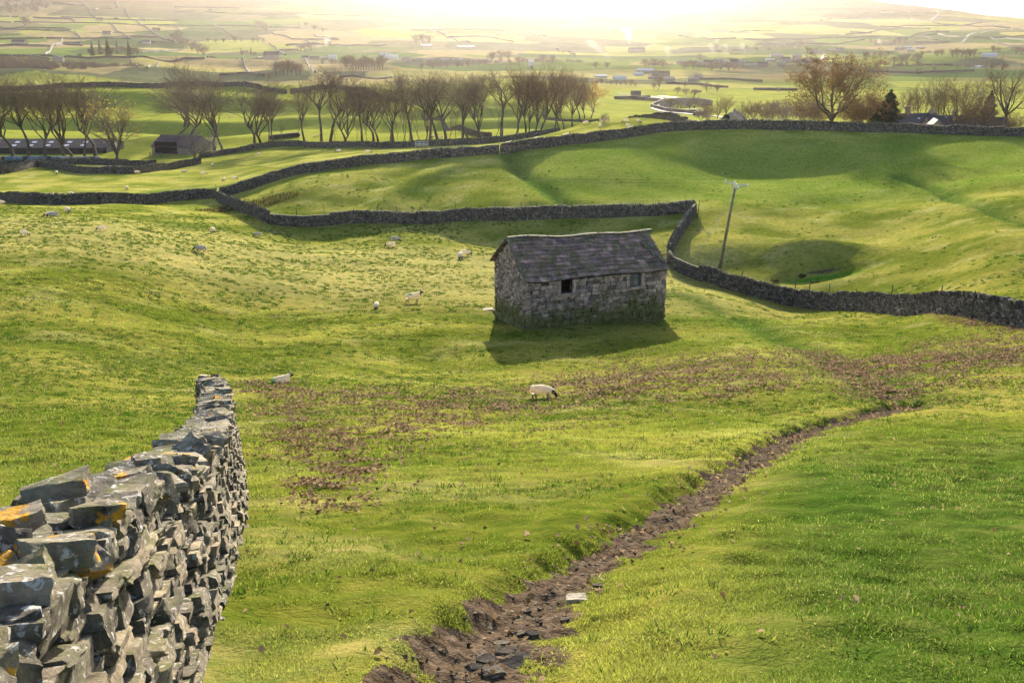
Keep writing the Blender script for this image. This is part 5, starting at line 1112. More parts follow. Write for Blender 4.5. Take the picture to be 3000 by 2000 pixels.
Y = 330; p = gpos(2147, Y); h_ = zpix(328, Y)-p.z
house('cottage', p, 8.2, 5.6, h_-2.0, h_, 1.05, 'small cottage with a sunlit pale roof beside a clipped round evergreen', 'house', 'paleroof', 'sandstone', chim=((.6,.8),))
for px, Y, top, lb in ((2606,214,332,'twin floodlight post in front of the sunlit farm gable'),(2843,210,338,'thin pale pole before the plain dark barn, the taller of two'),(2857,208,358,'short pale pole before the plain dark barn')):
    p = gpos(px, Y); h_ = zpix(top, Y)-p.z; e = empty('lamp_post' if px < 2700 else 'pole', p); tag(e, lb, 'lamp post' if px < 2700 else 'pole'); b = MB(); b.tube([(0,0,0),(.3,0,h_)], [.09,.07], 8); b.build('post', M['palewood'], e, True)
    if px < 2700:
        for s_ in (-1, 1):
            b = MB(); b.tube([(.3+s_*.3,0,h_+.0),(.3+s_*.3,0,h_+.12),(.3+s_*.3,0,h_+.2)], [.14,.2,.08], 8); b.build('lamp_head', M['white'], e, True)
# hay feeder with hay in front of the tree-row wall
p = at(1236, 440, 215, 262); e = empty('hay_feeder', p, .05); tag(e, 'pale metal hay feeder standing at the wall below the tree row', 'hay feeder'); b = MB()
for xx in (-1.35,-.45,.45,1.35):
    for yy in (-.5,.5): b.tube([(xx,yy,0),(xx,yy,1.25)], [.05,.05], 6)
for zz in (.5,.85,1.25):
    for yy in (-.5,.5): b.tube([(-1.4,yy,zz),(1.4,yy,zz)], [.045,.045], 6)
b.build('frame', M['white'], e); b = MB(); b.tube([(-1.2,0,.35),(-1.,0,.42),(1.,0,.42),(1.2,0,.35)], [.12,.34,.34,.12], 9); M['hay'] = simple('hay', (.35,.28,.15), (.55,.48,.30), 6, 1); b.build('hay', M['hay'], e)
# timber gate beside the open shed
p = at(905-5, 800) if False else at(456, 462, 232, 275); e = empty('gate', p, .1); tag(e, 'small bar gate left of the open-fronted shed', 'gate'); b = MB()
for zz in (.3,.6,.9,1.2): b.box((0,0,zz), (2.6,.06,.09))
b.build('bars', M['greywood'], e); 
for s_ in (-1.35, 1.35): b = MB(); b.box((s_,0,.65), (.14,.14,1.5)); b.build('gatepost', M['greywood'], e)
# ================================================================ bridge, road, river
M['tarmac'] = simple('pale wet road', (.085,.08,.075), (.13,.122,.118), .5, .85, rnd=.1, spec=.2)
def water_mat():
    m, nt, nn, L = newmat('river water'); bsdf(nt, (.05,.055,.05), .12, tex(nt, .6, 3), .15, .05, .6); return m
M['water'] = water_mat()
def strip(name, pts, wd, mat, label, dz=.25, lo=450, hi=3000):
    P, L = resample(crv(line(pts, lo, hi), 6), 4); n = len(P); d = np.gradient(P, axis=0); d /= np.linalg.norm(d, axis=1)[:, None]; nv = np.stack([-d[:, 1], d[:, 0]], 1); wd = np.interp(np.linspace(0, 1, n), np.linspace(0, 1, len(np.atleast_1d(wd))), np.atleast_1d(wd))[:, None] if np.ndim(wd) else wd
    cols_ = [np.column_stack([P+nv*wd*o, H(*(P+nv*wd*o).T)+dz]) for o in (-.5,-.17,.17,.5)]
    z = np.max(np.stack([c[:, 2] for c in cols_]), 0)
    for c in cols_: c[:, 2] = z
    V = np.stack(cols_+[c-np.array([0,0,1.]) for c in (cols_[0], cols_[-1])], 1).reshape(-1, 3); i = np.arange(n-1)*6
    q = np.vstack([np.stack([i+a, i+6+a, i+6+b, i+b], 1) for a, b in ((0,1),(1,2),(2,3),(4,0),(3,5))])
    return tag(link(name, mesh_np(name, V, q, mat, False, {'rnd': np.full(len(V), .5)})), label, name, kind='structure')
strip('road', [(2120,346),(2040,337),(1975,331),(1928,324),(1915,315),(1932,304),(1950,295),(1940,290),(1890,283),(1810,277)], 2.8, M['tarmac'], 'pale lane bending over the stone bridge')
strip('river', [(2060,321),(2030,321),(2000,322),(1962,322)], 6, M['water'], 'bright river water below the stone bridge', .1)
strip('river', [(1930,283),(1955,285),(1985,287)], 5, M['water'], 'bright river reach upstream of the stone bridge', .1)
strip('road', [(2985,80),(2862,95),(2826,112),(2784,124)], 5, M['tarmac'], 'hill road descending the right slope', .4, 1500, 5000)
strip('road', [(2735,26),(2748,40),(2722,64)], 6, M['tarmac'], 'track climbing to the skyline at right', .4, 2000, 5000)
strip('road', [(2420,160),(2408,172),(2398,178)], 5, M['tarmac'], 'pale lane bend beside the village', .3, 800, 3000)
def bridge():
    Yb = at(2005, 312, 450, 800).y; x0, x1 = s_of(1945, 305)*Yb, s_of(2075, 305)*Yb; zt = zpix(291, Yb); zr = zpix(316, Yb)-.5; Lb = x1-x0; n = 48
    e = empty('stone_bridge', ((x0+x1)/2, Yb, zr), 0); tag(e, 'two-arched stone bridge carrying the lane over the river', 'bridge'); o = np.array(e.location)
    V = []; Q = []; xs = np.linspace(x0-2, x1+2, 121)
    top = lambda x: zt+(-.9*((x-(x0+x1)/2)/(Lb/2))**2)
    arches = [(x0+Lb*.34, Lb*.15, zr+3.3), (x0+Lb*.68, Lb*.13, zr+2.9)]
    def bot(x):
        for c, r, h_ in arches:
            if abs(x-c) < r: return zr-.2+(h_-zr)*math.sqrt(1-((x-c)/r)**2)
        return zr-1.5
    for x in xs:
        for yy in (Yb-2.4, Yb+2.4): V += [(x,yy,bot(x)),(x,yy,top(x))]
    V = np.array(V); 
    for i in range(len(xs)-1):
        a = i*4; b = a+4; Q += [[a,b,b+1,a+1],[b+2,a+2,a+3,b+3],[a+1,b+1,b+3,a+3],[b,a,a+2,b+2]]
    link('arches', mesh_np('arches', V-o, np.array(Q), M['sandstone'], False, {'rnd': np.full(len(V), .5)}), e)
    b = MB()
    for i in range(0, len(xs)-4, 4):
        for yy in (Yb-2.45, Yb+2.45): x = (xs[i]+xs[i+4])/2; b.box(np.array([x,yy,top(x)+.35])-o, ((xs[i+4]-xs[i])*.98,.4,.8))
    b.build('parapet', M['sandstone'], e)
bridge()
# ================================================================ far houses and barns
VL = []
def fh(px, py, w_, h_, rz, label, roofm='paleroof', wallm='sandstone', group='houses of the far village', cat='house', lo=600, hi=4500, name='far_house'):
    p = at(px, py, lo, hi); L_ = w_/F*p.y; hh = h_/F*p.y; house(name, p, L_, L_*.6 if w_ < 40 else L_*.35, hh*.6, hh, rz, label, cat, roofm, wallm, group, ov=.2)
barns = [(58,131,37,13,0,'largest stone field barn low on the far left slope'),(214,134,48,10,0,'long low farmstead on the far left slope behind the spruces'),(315,101,23,9,.1,'small barn in mid-slope above the spruce clump'),(458,92,19,9,0,'small barn on the upper slope right of the spruces'),(428,129,24,10,.1,'barn beside the level wall right of the spruces'),(295,60,16,7,0,'left of two tiny barns under the upper wall'),(341,58,12,5,0,'right of two tiny barns under the upper wall'),(417,61,22,5,0,'tiny low barn at a wall corner high on the slope'),(172,181,28,13,.1,'stone barn with a white door above the scrub belt'),(24,177,20,6,0,'low dark shed in the field at the far left edge'),(617,36,10,7,0,'tiny barn in haze high left of centre')]
for a in barns: fh(*a[:5], a[5], 'roofgrey' if a[0] != 172 else 'paleroof', 'sandstone', 'field barns on the far slope', 'barn', name='far_barn')
fh(797,175,44,22,0,'big plain farmhouse block above the round tree clump','roofgrey','sandstone','farms in the haze')
fh(765,172,14,5,0,'pair of tiny white sheds beside the farmhouse block','white','white','farms in the haze')
for i, (px, py, w_, h_, rf) in enumerate([(895,174,20,10,'roofgrey'),(922,176,26,10,'roofgrey'),(950,176,20,9,'paleroof'),(975,175,22,13,'white'),(1128,172,28,16,'white'),(1156,176,22,14,'white'),(1190,178,26,10,'paleroof'),(1225,181,24,10,'paleroof'),(1262,182,26,11,'paleroof'),(1305,183,24,11,'paleroof'),(1340,184,30,12,'paleroof'),(1392,182,20,9,'paleroof'),(1426,181,14,8,'white'),(1250,139,32,8,'skylight'),(1365,142,50,7,'skylight'),(1556,192,15,16,'white')]):
    fh(px, py, w_, h_, rng.uniform(-.2,.2), {975:'white-walled house left of the large hazy wood',1128:'white gabled house right of the large hazy wood, left one',1156:'white gabled house right of the large hazy wood, right one',1250:'bright shed roof in the haze, shorter one',1365:'long bright shed roof in the haze',1556:'narrow white house with tall windows in the haze',1426:'tiny bright-fronted house in the haze'}.get(px, f"hazy stone house in the terrace above the tree row, {nth(i)} from the left"), rf, 'white' if rf == 'white' else 'sandstone', 'hazy houses left of the village')
vill = [(1865,152,46,12),(2000,188,34,11),(2048,190,22,12),(2075,188,30,11),(2105,186,24,14),(2125,189,26,10),(2150,187,24,12),(2172,188,26,11),(2200,194,40,8),(2232,192,30,9),(2255,182,24,10),(2275,172,36,13),(2300,178,26,10),(2318,184,24,10),(2335,172,26,12),(2350,186,26,11),(2372,178,24,10),(2388,160,30,12),(2362,190,28,10),(2290,190,24,10),(2440,152,34,8),(2460,150,26,8),(2635,148,26,9),(2655,144,24,8),(2668,150,20,8),(2690,142,14,5),(2702,144,12,6),(2720,156,14,6)]
for i, (px, py, w_, h_) in enumerate(vill):
    rf = 'white' if px in (2255,2668,2655,2690) else ('paleroof' if i % 3 else 'roofgrey')
    where = 'in the smoky left part of the village' if px < 2110 else 'in the middle of the village' if px < 2260 else 'in the right part of the village' if px < 2400 else 'in the hamlet on the right slope'
    _c2[where] = _c2.get(where, 0)+1; fh(px, py, w_, h_, rng.uniform(-.35,.35), f"{'pale' if rf != 'roofgrey' else 'grey'}-roofed stone house {where}, {nth(_c2[where]-1)} from its left", rf)
for px, py, w_, h_, lb, rf in [(1890,214,48,12,'broad farm shed with a shining white roof','skylight'),(1935,224,50,14,'grey-roofed farm shed right of the shining white roof','roofgrey'),(1955,238,40,12,'low farm shed with a pale roof in front of the grey one','paleroof'),(1915,232,30,8,'small farm shed left of the low pale one','paleroof'),(1870,222,26,9,'white farm shed left of the shining roof','white'),(1815,235,40,12,'whitish low building at the left of the farm sheds','white'),(1760,228,34,8,'thin bright roof near the right end of the tree row','skylight'),(2030,240,30,12,'stone farmstead with paired gables on the flat fields','paleroof'),(2045,232,22,13,'taller gabled house behind the stone farmstead','paleroof')]:
    fh(px, py, w_, h_, rng.uniform(-.15,.15), lb, rf, 'white' if rf == 'white' else 'sandstone', 'farm sheds on the valley floor', 'shed')
fh(1862,290,28,22,0,'square grey stone barn by the lane left of the bridge','roofgrey','sandstone',None,'barn',450,900,'far_barn')
fh(1893,290,22,9,.1,'small green-roofed shed right of the square barn','roofgrey','white',None,'shed',450,900,'far_barn')
fh(2040,270,28,4,-.1,'long low sheep shed on the flat field behind the bridge','roofgrey','darkclad',None,'shed',500,1100,'far_barn')
fh(2897,166,42,9,0,'long pale glasshouse on the right slope','skylight','white',None,'greenhouse'); fh(2865,200,30,7,0,'row of pale poly tunnels under the right slope','skylight','white',None,'greenhouse')
for px, py in ((2827,110),(2815,110)):
    p = at(px, py, 1500, 4500); b = MB(); b.box((0,0,1.2), (6,2.2,1.8)); b.box((.2,0,2.4), (4,2.0,.9)); b.build('parked_car', M['white'], loc=p); tag(D.objects[-1], '', '') if False else None
    for o in [o for o in C.objects if o.name.startswith('parked_car') and 'label' not in o]: tag(o, 'white van on the hill road, '+('right one' if px == 2827 else 'left one'), 'van', 'vans on the hill road'); o.name = 'parked_van'
# ================================================================ chimney smoke
def smoke_mat(d):
    m, nt, nn, L = newmat('chimney smoke'); pv = nn.new('ShaderNodeVolumePrincipled'); o = nn.new('ShaderNodeOutputMaterial'); pv.inputs['Color'].default_value = (1,.98,.96,1); pv.inputs['Density'].default_value = d; pv.inputs['Anisotropy'].default_value = .6; L.new(pv.outputs[0], o.inputs['Volume']); return m
M['smoke'] = smoke_mat(.0065)
def smoke(px, py, dx, hpx, w0, w1, label):
    p = at(px, py, 700, 4000); Y = p.y; k = Y/F; b = MB(); g = random.Random(int(px)); pts = []; rr = []
    for i in range(9):
        t = i/8; pts.append((dx*k*t**1.3+g.uniform(-1,1)*w1*k*.3*t, g.uniform(-1,1), 6+hpx*k*t)); rr.append((w0+(w1-w0)*t)*k*(1+.25*g.uniform(-1,1)) if 0 < i < 8 else .3)
    b.tube(pts, rr, 10); o = b.build('smoke', M['smoke'], None, True, loc=p); tag(o, label, 'smoke', kind='stuff')
for a in [(1788,196,-70,55,3,15,'white smoke drifting up left of the farm sheds'),(1845,142,-12,50,4,16,'broad smoke above the mill-like house'),(1958,190,-8,40,3,9,'smoke plume low left of the village centre'),(2090,176,-14,35,3,9,'bright smoke puff at the village centre'),(2128,172,-6,30,2,7,'thin smoke right of the village centre puff'),(2182,176,-14,32,3,9,'smoke puff at the right of the village roofs'),(2102,152,-4,26,2,6,'thin smoke column behind the village'),(2584,146,-18,20,1.5,8,'small white smoke drift on the right slope'),(955,150,8,34,4,14,'pale smoke near the left farms'),(1034,156,-10,6,2,4,'small bright smoke wisp above the large wood')]: smoke(*a)
# distant hill behind the right skyline
DX = np.linspace(1500, 8500, 60); Yd = 9000
hgt = tan_of(49)*Yd+0*DX; hgt = np.array([zpix(58-11*math.exp(-((x-s_of(2960,47)*Yd)/900)**2), Yd) for x in DX])
V = []
for x, h_ in zip(DX, hgt): V += [(x, Yd-900, -60), (x, Yd-300, h_*.8-5), (x, Yd, h_), (x, Yd+200, -60)]
V = np.array(V); i = np.arange(len(DX)-1)*4; q = np.vstack([np.stack([i+k, i+k+4, i+k+5, i+k+1], 1) for k in range(3)])
tag(link('distant_hill', mesh_np('distant_hill', V, q, M['far'], True, {'tint': np.tile([.12,.13,.06], (len(V), 1)), 'rnd': np.zeros(len(V))})), 'faint blue distant hill beyond the right skyline', 'hill', kind='structure')
# ================================================================ sheep
def two(name, stops, scale, rough=.95, bs=None):
    m, nt, nn, L = newmat(name); c = ramp(nt, tex(nt, scale, 5, .7), stops); p_ = bsdf(nt, c, rough, tex(nt, bs or scale*3, 5, .7), .8, .04, .1)
    if 'fleece' in name:
        t = nn.new('ShaderNodeBsdfTranslucent'); L.new(c, t.inputs[0]); x = nn.new('ShaderNodeMixShader'); x.inputs[0].default_value = .35; o = nn['Material Output']; L.new(p_.outputs[0], x.inputs[1]); L.new(t.outputs[0], x.inputs[2]); L.new(x.outputs[0], o.inputs[0])
    return m
M['fleece'] = two('cream fleece', [(.3, (.64,.52,.36)), (.65, (.90,.78,.57))], 7)
M['greyfleece'] = two('grey fleece', [(.3, (.30,.27,.235)), (.65, (.52,.46,.40))], 7)
M['blackface'] = two('black face', [(.4, (.012,.011,.012)), (.7, (.04,.035,.033))], 14)
M['leg'] = two('mottled leg', [(.42, (.03,.027,.025)), (.6, (.35,.31,.27))], 11)
M['greenmark'] = two('green flock mark', [(.3, (.16,.42,.12)), (.7, (.34,.58,.24))], 7)
M['horn'] = simple('horn', (.16,.12,.08), (.34,.28,.20), 20, .6)
def sheep_mesh(pose, fleece='fleece', green=None, seed=0):
    P = {}; E = []
    def pt(n, x, y, z, r, par=None, r2=None):
        P[n] = (x, y, z, r, r2 or r); 
        if par is not None: E.append((par, n))
    if pose == 'lie': zb = .25
    else: zb = .56
    pt('pel', -.30, 0, zb, .23); pt('rump', -.50, 0, zb-.02, .215 if pose == 'lie' else .17, 'pel'); pt('mid', .0, 0, zb-.02, .27, 'pel', .25); pt('chest', .30, 0, zb, .22, 'mid')
    pt('tail', -.60, 0, zb-.12, .045, 'rump'); pt('tail2', -.60, 0, zb-.28, .03, 'tail')
    if pose == 'graze':
        pt('neck', .50, 0, .46, .13, 'chest'); pt('poll', .63, .01, .30, .088, 'neck'); pt('nose', .71, .02, .16, .062, 'poll'); pt('muz', .745, .02, .075, .045, 'nose')
    elif pose == 'stand':
        pt('neck', .47, 0, .72, .125, 'chest'); pt('poll', .56, 0, .89, .088, 'neck'); pt('nose', .68, 0, .86, .06, 'poll'); pt('muz', .77, 0, .81, .045, 'nose')
    else:
        pt('neck', .46, .02, .40, .125, 'chest'); pt('poll', .56, .03, .50, .088, 'neck'); pt('nose', .66, .05, .44, .06, 'poll'); pt('muz', .73, .07, .38, .045, 'nose')
    for s in (-1, 1):
        x, y, z = P['poll'][:3]; k = str(s)
        pt('ear'+k, x-.02, s*.11, z+(.0 if pose == 'graze' else .0), .028, 'poll'); pt('ear2'+k, x-.03, s*.17, z-.02, .012, 'ear'+k)
        if pose == 'lie':
            pt('fs'+k, .30, s*.17, .13, .09, 'chest'); pt('fk'+k, .47, s*.15, .06, .045, 'fs'+k); pt('ff'+k, .30, s*.19, .035, .032, 'fk'+k)
            pt('hs'+k, -.28, s*.19, .14, .11, 'pel'); pt('hk'+k, -.08, s*.25, .07, .045, 'hs'+k); pt('hf'+k, -.30, s*.27, .035, .03, 'hk'+k)
        else:
            j = .05*s*(1 if seed % 2 else -1)
            pt('fs'+k, .27, s*.12, .40, .10, 'chest'); pt('fk'+k, .29+j, s*.12, .235, .043, 'fs'+k); pt('fa'+k, .27+j*1.3, s*.12, .06, .030, 'fk'+k); pt('ff'+k, .29+j*1.3, s*.12, .0, .036, 'fa'+k)
            pt('hs'+k, -.36, s*.13, .40, .12, 'pel'); pt('hh'+k, -.45-j, s*.13, .24, .045, 'hs'+k); pt('ha'+k, -.41-j*1.2, s*.13, .06, .030, 'hh'+k); pt('hf'+k, -.39-j*1.2, s*.13, .0, .036, 'ha'+k)
    names = list(P); ix = {n: i for i, n in enumerate(names)}
    me = D.meshes.new('skeleton'); me.from_pydata([P[n][:3] for n in names], [(ix[a], ix[b]) for a, b in E], []); o = D.objects.new('skeleton', me); C.objects.link(o)
    sk_ = o.modifiers.new('s', 'SKIN'); sk_.use_smooth_shade = True; o.modifiers.new('u', 'SUBSURF').levels = 2
    for i, n in enumerate(names): v = me.skin_vertices[0].data[i]; v.radius = (P[n][3], P[n][4]); v.use_root = (n == 'pel')
    dg = bpy.context.evaluated_depsgraph_get(); r = D.meshes.new_from_object(o.evaluated_get(dg)); D.objects.remove(o)
    co = np.empty(len(r.vertices)*3, np.float32); r.vertices.foreach_get('co', co); co = co.reshape(-1, 3)
    no = np.empty(len(r.vertices)*3, np.float32); r.vertices.foreach_get('normal', no); no = no.reshape(-1, 3)
    body = (co[:, 0] < .48) & (co[:, 2] > (.10 if pose == 'lie' else .31))
    d = .018*noise(co[:, 0]*16+seed, co[:, 2]*7+co[:, 1]*6)+.02*noise(co[:, 0]*5, co[:, 1]*5+co[:, 2]*4+seed); co = co+no*np.where(body, d+.012, 0)[:, None]
    zmin = co[:, 2].min(); co[:, 2] -= zmin; r.vertices.foreach_set('co', co.ravel())
    r.materials.clear()
    for m_ in (fleece, 'blackface', 'leg', 'greenmark'): r.materials.append(M[m_])
    pz = P['poll']
    for p in r.polygons:
        c = p.center; h = (c[0]-pz[0]+.02)*(.6 if pose == 'graze' else .9)+(pz[2]-zmin-c[2])*(.8 if pose == 'graze' else -.1)
        p.material_index = 1 if (c[0] > .5 and (h > -.02 or abs(c[1]) > .09)) else 2 if (c[2] < .27 and pose != 'lie' and c[0] < .55 and c[0] > -.56) else 3 if (green and ((green == 1 and c[0] < -.46) or (green == 2 and abs(c[0]+.25) < .14 and c[2] > zb+.08))) else 0
    return r
SH = {}
for i, (pose, fl, gr) in enumerate([('graze','fleece',0),('graze','fleece',2),('graze','greyfleece',0),('stand','fleece',2),('stand','fleece',0),('lie','fleece',1),('lie','fleece',0),('graze','fleece',1),('graze','greyfleece',2)]):
    SH[(pose, fl, gr)] = sheep_mesh(pose, fl, gr, i)
hornm = []
for s in (-1, 1):
    b = MB(); pts = []; rr = []
    for i in range(13):
        t = i/12; a = t*5.0; pts.append((-.06*math.cos(a)*(1-.3*t)+.0, s*(.05+.10*t), .075*math.sin(a)*(1-.2*t)+.02)); rr.append(.026*(1-.75*t)+.004)
    b.tube(pts, rr, 7); o = b.build('horn', M['horn'], None, True); hornm.append(o.data); D.objects.remove(o)
def sheep(px, py, face, label, pose='graze', fl='fleece', gr=0, sc=1., lo=3, hi=600, horns=False):
    me = SH[(pose, fl, gr)]; p = at(px, py, lo, hi); o = link('sheep', me, loc=p); sc = SPX[px]/F*p.y*1.04/1.35 if px in SPX else sc*.95; o.scale = (sc,)*3
    # tilt with the slope
    a = R(face); e_ = .35 if pose != 'lie' else 1.2; gx = (Hz(p.x+e_, p.y)-Hz(p.x-e_, p.y))/(2*e_); gy = (Hz(p.x, p.y+e_)-Hz(p.x, p.y-e_))/(2*e_)
    fwd = Vector((math.cos(a), math.sin(a), (gx*math.cos(a)+gy*math.sin(a))*.7)).normalized(); lf = Vector((-math.sin(a), math.cos(a), (-gx*math.sin(a)+gy*math.cos(a))*.3)); up_ = fwd.cross(lf).normalized(); lf = up_.cross(fwd)
    o.rotation_euler = Matrix((fwd, lf, up_)).transposed().to_euler(); o.location.z -= .02
    if horns:
        hp = {'graze': (.60,0,.36), 'stand': (.55,0,.95), 'lie': (.55,.03,.56)}[pose]
        for m_ in hornm: h_ = link('horn', m_, o); h_.location = hp
    return tag(o, label, 'sheep', 'sheep grazing the pastures')
SPX = {1590:80, 826:66, 1103:40, 1210:52, 585:38, 753:26, 298:30, 72:32}
sheep(1590,1166,-8,'cream sheep with black face grazing among the fallen leaves below the barn, nearest of all','graze',horns=True,lo=25,hi=60)
sheep(826,1121,25,'sheep lying by the end of the foreground wall, its rump dyed green','lie','fleece',1,sc=1.08,lo=20,hi=60,horns=True)
sheep(1103,906,-88,'white sheep grazing head-on towards the camera left of the barn','graze',horns=True,lo=40,hi=100)
sheep(1210,886,10,'standing horned sheep with raised black head left of the barn','stand','fleece',2,horns=True,lo=40,hi=100)
N1 = [(585,738,185,'graze','greyfleece',0,'dark grey sheep grazing leftwards on the brow of the left knoll',1.05),(753,694,215,'graze','greyfleece',0,'greyish sheep grazing above the shaded hollow, left of the barn field',1.),(623,683,95,'graze','fleece',0,'sheep seen from behind between the grey sheep and the wall junction',1.),
 (298,677,180,'graze','fleece',0,'pale sheep grazing leftwards alone in the middle of the upper left pasture',1.05),(72,691,-12,'graze','fleece',1,'sheep with green rump grazing rightwards near the left edge',1.05),(146,637,215,'graze','fleece',0,'left sheep of the overlapping pair near the left wall',.95),(156,638,190,'graze','greyfleece',0,'right sheep of the overlapping pair near the left wall',.95),
 (199,623,-50,'graze','fleece',0,'sheep grazing just above the overlapping pair',1.),(3,601,-10,'graze','fleece',2,'green-marked sheep cut by the left edge of the photograph',1.),(1144,726,160,'graze','fleece',0,'pale sheep at the edge of the shade left of the barn roof, lower of two',1.),(1158,709,-20,'graze','greyfleece',2,'green-backed sheep in the shade, upper of two',1.),
 (1348,758,-95,'graze','fleece',0,'sheep with its head down towards the camera just left of the barn roof',1.),(1363,750,10,'graze','fleece',0,'cream sheep standing side-on behind the one left of the barn roof',1.)]
for a in N1: sheep(a[0], a[1], a[2], a[6], a[3], a[4], a[5], a[7], 50, 150)
N2 = [(166,511,-70,'graze','sheep facing the camera in the hollow left field, farthest left'),(403,510,-10,'graze','sheep grazing under the curved wall'),(210,574,-10,'graze','sheep just above the left wall near the leaning stakes'),(372,556,100,'graze','sheep alone in the middle of the lower left field'),(322,578,0,'lie','sheep lying half hidden behind the left wall'),
 (541,504,30,'lie','sheep lying below the end of the curved wall'),(597,512,-10,'graze','sheep right of the one lying below the curved wall'),(623,488,-60,'graze','sheep farthest up the field left of the tree-row wall'),(656,532,-95,'graze','sheep casting a long shadow above the wall junction, left of two'),(688,528,-20,'graze','sheep casting a long shadow above the wall junction, right of two'),
 (760,453,20,'lie','sheep lying close under the tree-row wall'),(991,447,185,'graze','sheep among striped tree shadows, left of two'),(1079,451,10,'graze','sheep among striped tree shadows, right of two')]
for px, py, f_, po, lb in N2: sheep(px, py, f_, lb, po, 'fleece', 0, 1.05, 140, 262)
N3 = [(1659,403,12,'stand','sheep standing with raised head on the knoll behind the crest wall'),(1572,413,190,'graze','sheep half hidden by the crest wall, second from the gatepost'),(1588,412,20,'lie','sheep lying low behind the crest wall beside the half-hidden one'),(1491,422,10,'lie','sheep lying behind the crest wall nearest the gatepost'),(1724,400,10,'lie','black-headed sheep just showing over the crest wall'),
 (1718,365,0,'graze','lone sheep on the left skyline of the knoll'),(1765,358,180,'graze','left sheep of the skyline pair on the knoll'),(1775,357,10,'graze','right sheep of the skyline pair on the knoll'),(1758,375,80,'stand','dark-faced sheep sitting upright in mid-knoll'),(1782,393,-75,'graze','sheep grazing towards the camera behind the crest wall, mid-knoll'),
 (1820,391,-90,'graze','narrow sheep facing the camera left of the overlapping group'),(1840,374,-60,'graze','uppermost sheep of the overlapping group'),(1842,389,190,'graze','lowest sheep of the overlapping group'),(1845,382,185,'graze','middle sheep of the overlapping group'),(1833,360,160,'graze','dark-headed sheep near the left foot of the humped wall'),
 (1871,361,-60,'graze','sheep with a long shadow below the humped wall'),(1949,378,-15,'graze','rightmost sheep grazing beneath the humped wall'),(2003,374,10,'lie','sheep lying where the humped wall meets the crest wall')]
for px, py, f_, po, lb in N3: sheep(px, py, f_, lb, po, 'fleece', 0, 1.05, 161, 230)
N4 = [(676,343,0,'white sheep high on the shaded bank behind the tree row',270,410),(1268,402,-80,'sheep facing the camera between trunks, left of two',262,400),(1289,408,20,'sheep between trunks, right of two',262,400),(925,402,0,'pale sheep in the bright meadow behind the open row',262,400),(784,255,0,'tiny white sheep on the crest',380,500),
 (2092,358,0,'sheep in front of the cottage, leftmost of three',240,345),(2101,357,180,'sheep in front of the cottage, middle of three',240,345),(2112,359,0,'sheep in front of the cottage, rightmost of three',240,345)]
for px, py, f_, lb, lo, hi in N4: sheep(px, py, f_, lb, 'graze', 'fleece', 0, 1.1, lo, hi)
# ================================================================ grass
def project(x, y, z):
    dF = y*CP-z*SP; dU = y*SP+z*CP; return 1500+F*x/dF, 1000-F*dU/dF
M['grass'] = None
def grass_mat():
    m, nt, nn, L = newmat('grass blades'); t = attr(nt, 'tint'); d = nn.new('ShaderNodeBsdfDiffuse'); tr = nn.new('ShaderNodeBsdfTranslucent'); mx = nn.new('ShaderNodeMixShader'); o = nn.new('ShaderNodeOutputMaterial')
    L.new(t.outputs['Color'], d.inputs[0]); c2 = mix(nt, 1.0, t.outputs['Color'], (1.1,1.3,.75), 'MULTIPLY'); L.new(c2, tr.inputs[0]); mx.inputs[0].default_value = .42
    L.new(d.outputs[0], mx.inputs[1]); L.new(tr.outputs[0], mx.inputs[2]); L.new(mx.outputs[0], o.inputs[0]); return m
M['grass'] = grass_mat()
def inwall(x, y):
    xc = np.interp(y, NWP[:, 1], NWP[:, 0]); return (y < 24.0) & (np.abs(x-xc) < .42)
